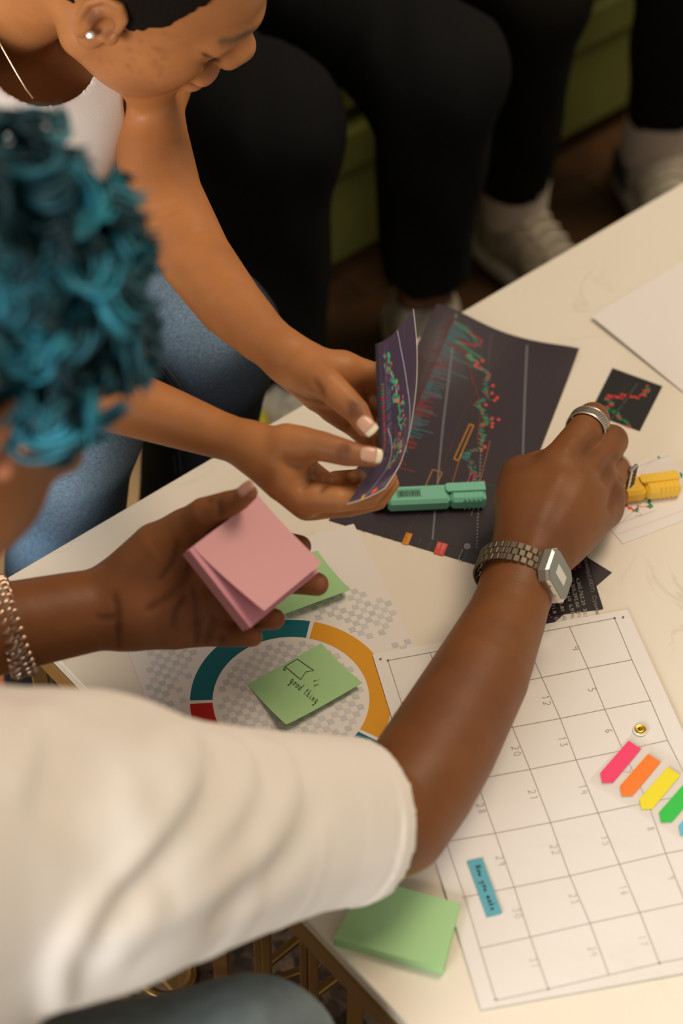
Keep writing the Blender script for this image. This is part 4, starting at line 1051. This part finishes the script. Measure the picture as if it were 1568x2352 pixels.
# --- small dark card
cc = [(1406, 845), (1521, 887), (1469, 990), (1354, 948)]
o, pr = flat_sheet('chart_card', cc, TZ+.0006, 'small black candlestick chart card behind the reaching fingertips', 'card', PDARKB, n=6)
q6 = lambda x, y: (1300+x*.1531, 830+y*.1531)
pr.line([q6(1070, 330), q6(860, 640), q6(660, 880)], 3.2, (.05, .075, .09), seg=20); pr.line([q6(940, 330), q6(850, 440), q6(850, 740)], 1.4, (.06, .03, .05))
cs = [((1215, 360), (1215, 380), 'r', 7), ((1190, 405), (1260, 425), 'g', 6), ((1145, 440), (1250, 462), 'r', 5), ((1150, 478), (1200, 492), 'g', 5), ((1115, 495), (1200, 525), 'r', 5), ((1085, 520), (1120, 528), 'r', 4), ((1000, 530), (1090, 565), 'r', 5),
      ((900, 515), (1000, 545), 'r', 6), ((810, 500), (930, 530), 'r', 6), ((810, 545), (860, 575), 'r', 5), ((700, 530), (820, 555), 'r', 6), ((610, 515), (720, 545), 'r', 6), ((580, 555), (660, 580), 'r', 5), ((570, 575), (650, 600), 'g', 4), ((620, 600), (715, 640), 'g', 6),
      ((640, 650), (710, 668), 'r', 5), ((590, 680), (640, 690), 'r', 4), ((590, 700), (700, 740), 'g', 6), ((660, 735), (800, 800), 'g', 7), ((750, 825), (820, 840), 'r', 5), ((770, 855), (860, 885), 'g', 6), ((850, 880), (930, 930), 'g', 6), ((900, 945), (950, 955), 'g', 5), ((890, 960), (970, 985), 'r', 5)]
for a, b, c, w in cs: pr.line([q6(*a), q6(*b)], w*.9, (.60, .05, .05) if c == 'r' else (.02, .22, .08))
pr.build('printed_candles', o)
# --- white chart card under the yellow highlighter
cc = [(1317, 1113), (1526, 1040), (1642, 1167), (1430, 1249)]
o, pr = flat_sheet('chart_card', cc, TZ+.0006, 'white candlestick chart card lying under the yellow highlighter', 'card', PAPERW, n=6)
q5 = lambda x, y: (1380+x*.1199, 1000+y*.1199)
OR = (.80, .13, .04); GR = (.01, .24, .14); LN = (.42, .45, .44)
pr.line([q5(220, 1730), q5(1050, 1430)], .9, LN); pr.line([q5(240, 1810), q5(640, 1440), q5(840, 1230)], .9, LN); pr.line([q5(700, 1420), q5(800, 1530)], .8, LN); pr.line([q5(650, 1260), q5(720, 1330)], .8, LN)
pr.line([q5(300, 1900), q5(1600, 1430)], .8, (.70, .55, .48)); pr.line([q5(680, 610), q5(1300, 380)], .9, (.55, .55, .53)); pr.line([q5(1000, 440), q5(760, 740)], .9, (.75, .55, .48)); pr.line([q5(650, 1530), q5(780, 1530)], .8, LN)
for a, b, w, c in (((440, 1340), (470, 1370), 5, OR), ((470, 1300), (560, 1415), 5, OR), ((565, 1370), (650, 1455), 5, OR), ((400, 1270), (480, 1350), 5, OR), ((655, 1410), (705, 1465), 4.5, GR), ((685, 1380), (725, 1420), 4.5, GR), ((700, 1335), (740, 1370), 4, OR),
                   ((770, 1350), (785, 1370), 3.6, OR), ((820, 1350), (835, 1370), 3.6, OR), ((870, 1350), (905, 1370), 4, OR), ((910, 1335), (960, 1395), 5, GR), ((900, 1255), (1000, 1370), 4.5, GR), ((910, 1205), (960, 1265), 4.5, GR), ((1085, 405), (1125, 435), 4, GR), ((1505, 715), (1560, 765), 4, GR), ((1520, 760), (1550, 810), 3, GR)):
    pr.line([q5(*a), q5(*b)], w, c)
pr.build('printed_candles', o)
# --- doughnut sheet (a world-space rectangle)
zD = TZ+.0012
TR = Z(812, 1203, zD); dn = unit(Z(955, 1485, zD)-TR); acr = V3(dn[1], -dn[0], 0); lf = Z(295, 1497, zD)
if (lf-TR)@acr < 0: acr = -acr
wS = abs((lf-TR)@acr); hS = .297
def dmap(u, v): P = TR+acr*wS*u+dn*hS*v; P = P.copy(); P[2] = zD; return P, UP
o = sheet('doughnut_chart_sheet', dmap, 4, 4, .0003, PAPERW); tag(o, 'white sheet printed with a teal, orange and red ring chart over faint grey checks', 'paper')
pr = Print(lambda x, y: (V3(x, y, zD), UP)); I = [(488, 1610), (519, 1530), (560, 1490), (620, 1470), (706, 1465), (760, 1483), (820, 1528), (847, 1590), (840, 1650)]
Pp = np.array([Z(*p, zD)[:2] for p in I]); Aq = np.c_[2*Pp, np.ones(len(Pp))]; s_ = np.linalg.lstsq(Aq, (Pp**2).sum(1), rcond=None)[0]; cR = s_[:2]; Ri = math.sqrt(s_[2]+cR@cR)
Ro = np.mean([np.hypot(*(Z(*p, zD)[:2]-cR)) for p in ((433, 1609), (470, 1520), (640, 1424), (718, 1428), (790, 1450), (850, 1497))])
angp = lambda x, y: math.atan2(*(Z(x, y, zD)[:2]-cR)[::-1])
def arc(a0, a1, col):
    N = max(3, int(abs(a1-a0)/.05)); A_ = np.linspace(a0, a1, N)
    for a, b in zip(A_[:-1], A_[1:]): pr.poly([cR+Ri*np.array([math.cos(a), math.sin(a)]), cR+Ro*np.array([math.cos(a), math.sin(a)]), cR+Ro*np.array([math.cos(b), math.sin(b)]), cR+Ri*np.array([math.cos(b), math.sin(b)])], col)
g1 = angp(712, 1445); g2 = angp(460, 1612); g3 = angp(838, 1684); gp = .022
g2 = g2 if g2 > g1 else g2+2*math.pi
arc(g1+gp, g2-gp, (.0, .135, .17)); arc(g2+gp, g2+1.25, (.50, .012, .010)); arc(g3+gp, g1-gp, (.72, .33, .012)); arc(g3-1.2, g3-gp, (.0, .15, .20)); arc(g2+1.30, g3+2*math.pi-1.25, (.72, .33, .012))
cs_ = .0058; rg = random.Random(3)
axu, axv = acr[:2], dn[:2]
for i in range(-28, 29):
    for j in range(-28, 29):
        if (i+j) % 2: continue
        c = cR+axu*i*cs_+axv*j*cs_; r = np.hypot(*(c-cR))
        if r < Ri*.93: ok = rg.random() < .93
        elif Ro*1.06 < r < Ro*1.62:
            nz = math.sin(c[0]*60+1)*math.cos(c[1]*48)+math.sin(c[0]*33-c[1]*41); ok = nz > -.55 and rg.random() < .9
        else: ok = False
        u_ = ((c-TR[:2])@axu)/wS; v_ = ((c-TR[:2])@axv)/hS
        if ok and .02 < u_ < .98 and .02 < v_ < .98:
            h_ = cs_*.48; g_ = rg.choice([.60, .63, .66]); pr.poly([c+axu*h_+axv*h_, c-axu*h_+axv*h_, c-axu*h_-axv*h_, c+axu*h_-axv*h_], (g_*.96, g_*.98, g_*1.02))
pr.build('printed_ring', o)
# --- calendar
cal = [(855, 1503), (1440, 1400), (1801, 2193), (1105, 2318)]
o, pr = flat_sheet('calendar_sheet', cal, TZ+.0018, 'large white sheet with a hand-ruled pencil calendar grid under the forearm', 'paper', PAPERC,
                   lift=lambda u, v: .0005*math.sin(u*7)*math.sin(v*6)+.0005, n=24)
pc_ = (.38, .34, .31)
Vl = [[(890, 1517), (1019, 1921), (1066, 2060), (1100, 2174), (1137, 2296)], [(985, 1498), (1096, 1805), (1134, 1912), (1177, 2035), (1214, 2150), (1256, 2272)],
      [(1095, 1478), (1169, 1660), (1212, 1764), (1259, 1886), (1303, 2009), (1350, 2119), (1394, 2240)], [(1205, 1459), (1221, 1511), (1282, 1647), (1318, 1742), (1368, 1864), (1417, 1983), (1464, 2095), (1510, 2213)],
      [(1305, 1440), (1347, 1533), (1385, 1626), (1426, 1720), (1483, 1840), (1524, 1958), (1570, 2074), (1615, 2195)], [(1410, 1420), (1449, 1514), (1491, 1606), (1530, 1697), (1590, 1817), (1640, 1935), (1690, 2050), (1735, 2170)]]
Hl = [[(890, 1517), (1410, 1420)], [(921, 1612), (1206, 1561), (1347, 1533), (1449, 1514)], [(950, 1708), (1168, 1669), (1282, 1647), (1385, 1626), (1491, 1606)], [(980, 1808), (1212, 1764), (1318, 1742), (1426, 1720), (1530, 1697)],
      [(1019, 1930), (1134, 1910), (1259, 1886), (1368, 1864), (1483, 1840), (1600, 1817)], [(1060, 2058), (1177, 2034), (1303, 2009), (1417, 1983), (1524, 1958), (1640, 1935)],
      [(1100, 2176), (1214, 2150), (1350, 2119), (1464, 2095), (1568, 2073), (1690, 2050)], [(1137, 2298), (1256, 2272), (1394, 2240), (1510, 2213), (1615, 2193), (1735, 2170)]]
for q in Vl+Hl: pr.line(q, 1.7, pc_, seg=30)
for x, y in ((890, 1517), (1410, 1420), (1137, 2296), (1256, 2272), (873, 1514), (1430, 1418), (1510, 2213)): pr.poly([(x+3*math.cos(a), y+3*math.sin(a)) for a in np.linspace(0, 6.28, 8)[:-1]], (.22, .14, .12))
dn_ = np.array([.30, .95])
for t, x, y, k_ in (('4', 1310, 1485, 1), ('5', 1346, 1578, 1), ('6', 1384, 1672, 1), ('12', 1238, 1596, 1), ('13', 1276, 1690, 1), ('14', 1322, 1800, .85), ('15', 1373, 1918, .8), ('16', 1415, 2033, .75), ('8', 1480, 1897, .8), ('9', 1527, 2010, .75), ('17', 1460, 2150, .65),
                    ('20', 1169, 1712, 1), ('21', 1207, 1812, .95), ('22', 1257, 1938, .85), ('23', 1301, 2052, .8), ('24', 1345, 2175, .7), ('28', 1089, 1843, .95), ('29', 1134, 1963, .9), ('30', 1173, 2084, .8), ('31', 1212, 2200, .7), ('7', 1425, 1765, .9), ('2', 1010, 1535, .8)):
    c = tuple(1-(1-v)*k_ for v in (.40, .35, .32)); c = tuple(min(.62, v) for v in c)
    pr.strokes(t, (x, y), dn_*14, np.array([17, -3.]), 1.5, c, 1.0)
pr.build('pencil_grid', o)
# blue strip
bs = [(1072, 1977), (1107, 1970), (1153, 2097), (1118, 2106)]
o, pr = flat_sheet('sticky_strip', bs, TZ+.0031, 'narrow blue sticky strip with handwriting on the calendar', 'sticky note', mat('blue_note', (.10, .42, .55), .6), n=4)
pr.strokes('Now you make', (1090, 1989), np.array([.345, .94])*11.3, np.array([13, -3.5]), 1.9, (.02, .04, .06), .82); pr.build('handwriting', o)
# sticky notes
GRNM = mat('green_note', (.38, .66, .32), .65); PNKM = mat('pink_note', (.74, .36, .42), .65)
o, pr = flat_sheet('sticky_note', [(568, 1572), (737, 1477), (832, 1568), (657, 1664)], TZ+.0016, 'pale green sticky note with handwriting in the middle of the ring chart', 'sticky note', GRNM,
                   lift=lambda u, v: .0085*max(0, v-.1)**2+.004*(1-u)**3*v, n=10)
pr.strokes('is', (717, 1558), np.array([.2, 1])*10, np.array([18, -5.]), 1.5, (.06, .08, .05), 1.0)
pr.strokes('good thing', (662, 1563), np.array([.72, .60])*10.8, np.array([11.5, -13.5]), 1.5, (.06, .08, .05), .80)
pr.strokes('a', (646, 1538), np.array([.6, .3])*16, np.array([9, -13.]), 1.5, (.06, .08, .05))
pr.line([(653, 1531), (681, 1514), (719, 1537), (700, 1541), (689, 1558), (653, 1531)], 1.6, (.06, .08, .05)); pr.build('handwriting', o)
flat_sheet('sticky_note', [(571, 1322), (728, 1264), (805, 1354), (648, 1412)], TZ+.0016, 'blank pale green sticky note behind the hand holding pink notes', 'sticky note', GRNM, lift=lambda u, v: .010*v*v, n=10)
flat_sheet('sticky_note', [(735, 1712), (835, 1695), (858, 1790), (757, 1810)], TZ+.0016, 'pink sticky note on the ring chart peeking out above the white sleeve', 'sticky note', PNKM, lift=lambda u, v: .004*v, n=8)
# green note block
hT = .0095
co_ = [Z(*p, TZ+hT) for p in ((842, 2017), (1057, 2076), (1019, 2226), (766, 2157))]
pad = empty('sticky_note_pad', V3(*(sum(co_)/4)[:2], TZ), 'thick block of pale green sticky notes near the table edge', 'note pad')
m_ = MB(); vs = [V3(p[0], p[1], TZ+.0003) for p in co_]+co_
m_.add(vs, [[3, 2, 1, 0], [4, 5, 6, 7], [0, 1, 5, 4], [1, 2, 6, 5], [2, 3, 7, 6], [3, 0, 4, 7]]); m_.build('note_block', mat('green_pad', (.38, .66, .32), .6), pad)
vs = [p+V3(0, 0, .0002) for p in co_]+[p+V3(0, 0, .0006) for p in co_]
m_ = MB(); m_.add(vs, [[3, 2, 1, 0], [4, 5, 6, 7], [0, 1, 5, 4], [1, 2, 6, 5], [2, 3, 7, 6], [3, 0, 4, 7]]); m_.build('top_note', GRNM, pad)
# page flags on a clear film
zF = TZ+.0034
fl = [(1452, 1682), (1700, 1835), (1640, 1975), (1350, 1793)]
film, _ = flat_sheet('flag_strip', fl, zF, 'clear film strip carrying five coloured arrow flags on the calendar', 'page flags', mat('clear_film', (.85, .80, .76), .25, alpha=.15), th=.0002, n=4)
fg = [(1443, 1701), (1472, 1720), (1408, 1797), (1383, 1798), (1378, 1775)]
for i, (c, nm) in enumerate((((.90, .03, .16), 'neon pink'), ((.95, .20, .0), 'neon orange'), ((.85, .75, .0), 'neon yellow'), ((.0, .55, .05), 'bright green'), ((.10, .50, .68), 'sky blue'))):
    q = [Z(x+45.0*i, y+30.2*i, zF+.0006) for x, y in fg]; m_ = MB(); N = 5
    m_.add([p-V3(0, 0, .0003) for p in q]+q, [list(range(5))[::-1], list(range(5, 10))]+[[j, (j+1) % 5, (j+1) % 5+5, j+5] for j in range(5)])
    tag(m_.build('arrow_flag', mat('flag_'+nm, c, .5)), nm+' arrow page flag on the clear strip', 'page flag', None)
# brass tack
tp = Z(1470, 1676, TZ+.0036); tk_ = empty('thumbtack', tp, 'round brass thumbtack head beside the neon pink flag', 'thumbtack')
def lathe(mb, c, prof, n=28):
    vs = [c+V3(r*math.cos(a), r*math.sin(a), z) for r, z in prof for a in np.linspace(0, 2*math.pi, n, endpoint=False)]
    f = [[i*n+k, i*n+(k+1) % n, (i+1)*n+(k+1) % n, (i+1)*n+k] for i in range(len(prof)-1) for k in range(n)]
    mb.add(vs, f)
m_ = MB(); lathe(m_, tp, [(.0052, -.0005), (.0052, .0006), (.0045, .0010), (.0040, .0006), (.0012, .0004), (.0009, .0012), (.0001, .0014)]); m_.build('tack_head', mat('brass', (.62, .38, .06), .25, 1), tk_, True)
m_ = MB(); lathe(m_, tp, [(.0062, -.0006), (.0062, .0002), (.0052, .0006)]); m_.build('tack_rim', mat('white_rim', (.85, .83, .8), .4), tk_, True)
# highlighters
def marker(a, b, body, capc, label, z=TZ+.0013, barcode=True):
    A = Z(*a, z); B = Z(*b, z); t = unit(B-A); bk = V3(-t[1], t[0], 0); L = .104; wd, ht = .0235, .0145
    c = B-t*L/2+bk*wd/2; e = empty('highlighter', V3(c[0], c[1], z), label, 'highlighter')
    def prism(x0, x1, w0, w1, h0, h1, bev, name, m, zz=0):
        mm = MB(); xc = (x0+x1)/2; cc = B-t*L+t*xc+bk*(wd/2); cc = cc+UP*(zz+h0/2)
        mm.box(cc, [t, bk, UP], [(x1-x0)/2, w0/2, h0/2], bev); return mm.build(name, m, e)
    prism(.012, .070, wd*.985, 0, ht*.98, 0, .0030, 'barrel', body); prism(.0, .012, wd*.8, 0, ht*.8, 0, .003, 'end_plug', mat('black_plastic', (.02, .02, .02), .4))
    prism(.0705, L, wd*.992, 0, ht*.99, 0, .0030, 'cap', capc)
    for i in range(5): prism(L-.004-i*.0042, L-.0020-i*.0042, wd+.0004, 0, ht+.0001, 0, .0032, 'grip_ring', capc)
    mm = MB(); cc = B-t*.0185+bk*(wd*.66)+UP*(ht+.0018); pts = []
    for x, y in ((-.0185, -.0035), (-.0165, -.0052), (.0185, -.0052), (.0185, .0052), (-.0165, .0052), (-.0185, .0035)): pts.append(cc+t*x+bk*y)
    mm.add([p-UP*.0022 for p in pts]+pts, [list(range(6))[::-1], list(range(6, 12))]+[[j, (j+1) % 6, (j+1) % 6+6, j+6] for j in range(6)]); mm.build('clip', capc, e)
    if barcode:
        mm = MB(); rg = random.Random(2); x = 0.021
        base = B-t*L+UP*(ht*.98+.00015)
        while x < .0450-.002:
            w = rg.choice([.0003, .0006, .0009]); q = [base+t*x+bk*wd*.34, base+t*(x+w)+bk*wd*.34, base+t*(x+w)+bk*wd*.64, base+t*x+bk*wd*.64]; mm.add(q, [[0, 1, 2, 3]], (.02, .05, .04)); x += w+rg.choice([.0003, .0005])
        for y0 in (.29, .67):
            for i in range(13): xx = .021+i*.00185; mm.add([base+t*xx+bk*wd*y0, base+t*(xx+.001)+bk*wd*y0, base+t*(xx+.001)+bk*wd*(y0+.035), base+t*xx+bk*wd*(y0+.035)], [[0, 1, 2, 3]], (.03, .08, .06))
        mm.build('barcode', PRINT, e, tone=True)
marker((872, 1181), (1116, 1170), mat('mint_plastic', (.21, .58, .43), .35), mat('mint_cap', (.22, .62, .46), .28), 'mint green highlighter lying on the large dark chart')
marker((1430, 1160), (1563, 1143), mat('yellow_plastic', (.85, .50, .04), .35), mat('yellow_cap', (.88, .56, .06), .28), 'yellow highlighter lying on the white chart card', z=TZ+.0012, barcode=False)

# ================================================================== held things
# chart print held by the leaning woman
rows = [((862, 790, 1.455), (905, 765, 1.470), (949, 710, 1.492)), ((864, 870, 1.453), (911, 840, 1.468), (957, 795, 1.488)), ((867, 960, 1.452), (915, 935, 1.466), (956, 880, 1.484)),
        ((869, 1030, 1.450), (912, 1010, 1.463), (944, 975, 1.478)), ((853, 1076, 1.445), (895, 1062, 1.458), (925, 1048, 1.470)), ((825, 1117, 1.436), (868, 1105, 1.450), (908, 1085, 1.462)), ((797, 1157, 1.424), (842, 1143, 1.436), (884, 1121, 1.450))]
G = np.array([[U(*p) for p in r] for r in rows])
def hmap0(s, t):
    y = t*6; i = min(int(y), 5); f = y-i
    def row(k):
        k = max(0, min(6, k)); a, b, c = G[k]; return a*(1-s)*(1-2*s)+b*4*s*(1-s)+c*s*(2*s-1)
    p0_, p1_, p2_, p3_ = row(i-1), row(i), row(i+1), row(i+2)
    return 0.5*((2*p1_)+(-p0_+p2_)*f+(2*p0_-5*p1_+4*p2_-p3_)*f*f+(-p0_+3*p1_-3*p2_+p3_)*f**3)
def hmap(s, t):
    P = hmap0(s, t); a = hmap0(s+.01, t)-P; b = hmap0(s, min(t+.01, 1))-hmap0(s, min(t+.01, 1)-.01); n = unit(np.cross(a, b))
    return P, (n if n@(CAM-P) > 0 else -n)
held = sheet('chart_print', hmap, 14, 36, .0003, mat('purple_print_paper', (.045, .024, .060), .38, spec=.5)); tag(held, 'curled purple stock chart print held between two thumbs', 'paper')
m_ = MB()
for fs in ([hmap(1, t)[0] for t in np.linspace(0, 1, 40)], [hmap(s, 1)[0] for s in np.linspace(0, 1, 12)]): m_.tube(fs, .00035, 4)
m_.build('paper_edge', PAPERW, held)
pr = Print(hmap, .0003); rg = random.Random(8)
pr.poly([(0, 0), (.06, 0), (.06, .5), (0, .5)], (.02, .02, .025)); pr.line([(.10, .01), (.10, .60)], .008, (.13, .08, .10), seg=.05); pr.line([(.20, .01), (.20, .45)], .008, (.10, .06, .12), seg=.05)
wl = (.45, .45, .60)
pr.line([(.57, -.0), (.62, .12), (.72, .28), (.84, .42), (.93, .53), (1., .60)], .014, wl, seg=.03); pr.line([(.22, .40), (.30, .47), (.42, .60), (.50, .72), (.48, .85), (.42, .96)], .014, wl, seg=.03)
for sx_, c_ in ((.30, (.20, .18, .28)), (.72, (.16, .13, .22))): pr.line([(sx_, .0), (sx_, .95)], .007, c_, dash=.009)
for i in range(150):
    t = rg.uniform(.03, .66); pr.line([(.20, t), (.20+rg.uniform(.03, .13), t-rg.uniform(0, .01))], .0035, rg.choice([(.06, .12, .22), (.20, .04, .10), (.12, .06, .20), (.05, .16, .20)]))
pth = [(.24, .08), (.30, .14), (.35, .20), (.48, .24), (.42, .29), (.58, .32), (.55, .38), (.60, .44), (.50, .49), (.44, .54), (.62, .53), (.70, .56), (.66, .60), (.58, .66), (.50, .70)]
for a, b in zip(pth[:-1], pth[1:]):
    for k in range(18):
        f = k/18; x = a[0]+(b[0]-a[0])*f+rg.uniform(-.07, .07); y = a[1]+(b[1]-a[1])*f+rg.uniform(-.014, .014)
        pr.line([(x, y), (x+rg.uniform(-.04, .04), y+rg.uniform(.003, .009))], .014, rg.choice([(.05, .45, .20), (.05, .45, .20), (.75, .08, .08), (.08, .2, .4)]))
for i in range(14):
    x, y = pth[rg.randint(2, 13)]; x += rg.uniform(.03, .12); y += rg.uniform(-.02, .02); pr.poly([(x-.02, y), (x, y-.005), (x+.02, y), (x, y+.005)], (.85, .12, .08))
for i in range(36):
    t = .20+i*.0125; c_ = rg.choice([(.55, .03, .10), (.04, .25, .08), (.55, .03, .10), (.6, .5, .05) if 22 < i < 27 else (.4, .03, .1)]); pr.poly([(.11, t), (.17, t), (.17, t+.007), (.11, t+.007)], c_)
pr.line([(.40, .40), (.50, .68)], .01, (.30, .10, .05), seg=.04); pr.line([(.66, .38), (.72, .60)], .01, (.30, .10, .05), seg=.04)
for a, b in (((.57, .66), (.64, .66)), ((.64, .66), (.62, .72)), ((.62, .72), (.55, .72)), ((.55, .72), (.57, .66))): pr.line([a, b], .014, (.55, .22, .03))
pr.poly([(.74, .605), (.78, .60), (.79, .615), (.75, .62)], (.8, .8, .8)); pr.text('42.56', (.80, .59), (.0, .035), (.09, .0), (.45, .04, .18))
pr.poly([(.30, .945), (.36, .93), (.40, .985), (.33, .99)], (.85, .35, .03)); pr.poly([(.52, .925), (.62, .905), (.70, .95), (.58, .975)], (.85, .10, .06)); pr.text('5013', (.76, .90), (.012, .02), (.11, -.015), (.25, .28, .45))
pr.build('printed_chart', held)
# pink note pad in B's left hand
oL = U(434, 1263, 1.400); uT = U(592, 1141, 1.436); vB = U(571, 1454, 1.400)
eu = unit(uT-oL); ev = vB-oL; ev = unit(ev-eu*np.dot(ev, eu)); en = np.cross(eu, ev); en = en if en@(CAM-oL) > 0 else -en
sq = .076
pk = empty('sticky_note_pad', oL, 'block of pink square sticky notes held in a palm, top sheet curling up', 'note pad')
for nm, z0, z1, dx in (('note_block', -.0165, -.0072, .0006), ('note_block', -.0068, -.0003, 0)):
    m_ = MB(); c = oL+eu*(sq/2+dx)+ev*(sq/2-dx)+en*(z0+z1)/2; m_.box(c, [eu, ev, en], [sq/2, sq/2, (z1-z0)/2], 0); m_.build(nm, mat('pink_side', (.60, .28, .36), .7), pk)
def cmap(u, v):
    lift = .013*max(0, v-.12)**1.7*(1.0-.15*u)+.0045*(1-u)**2*v+.0004
    shift = .006*max(0, v-.1)*(1-u*.6)
    P = oL+eu*(sq*u*.94+.0045)+ev*(sq*v-.004*v)+en*lift+eu*shift*1.2
    return P
def cmapn(u, v):
    P = cmap(u, v); a = cmap(u+.01, v)-P; b = cmap(u, v+.01)-P; n = unit(np.cross(a, b)); return P, (n if n@en > 0 else -n)
m_ = MB(); m_.box(oL+eu*sq/2+ev*sq/2+en*(-.0001), [eu, ev, en], [sq/2, sq/2, .0002], 0); m_.build('under_note', mat('pink_note_deep', (.70, .30, .40), .65), pk)
sheet('top_note', cmapn, 14, 18, .0002, mat('pink_top', (.72, .37, .41), .65), pk)
# small orange floor cushion glimpsed by the table corner
oc = Z(78, 1560, .05)
ocu = sdf_obj('floor_cushion', ell(V3(oc[0]-.02, oc[1]-.02, .055), (.10, .09, .045), [S, NB, UP]), oc-.2, oc+.2, .006, mat('coral_cloth', (.75, .25, .11), .8, bump=(400, .4, .001)), n=12)
tag(ocu, 'coral orange floor cushion glimpsed beside the table corner leg', 'cushion')
print('scene built', len(bpy.data.objects))
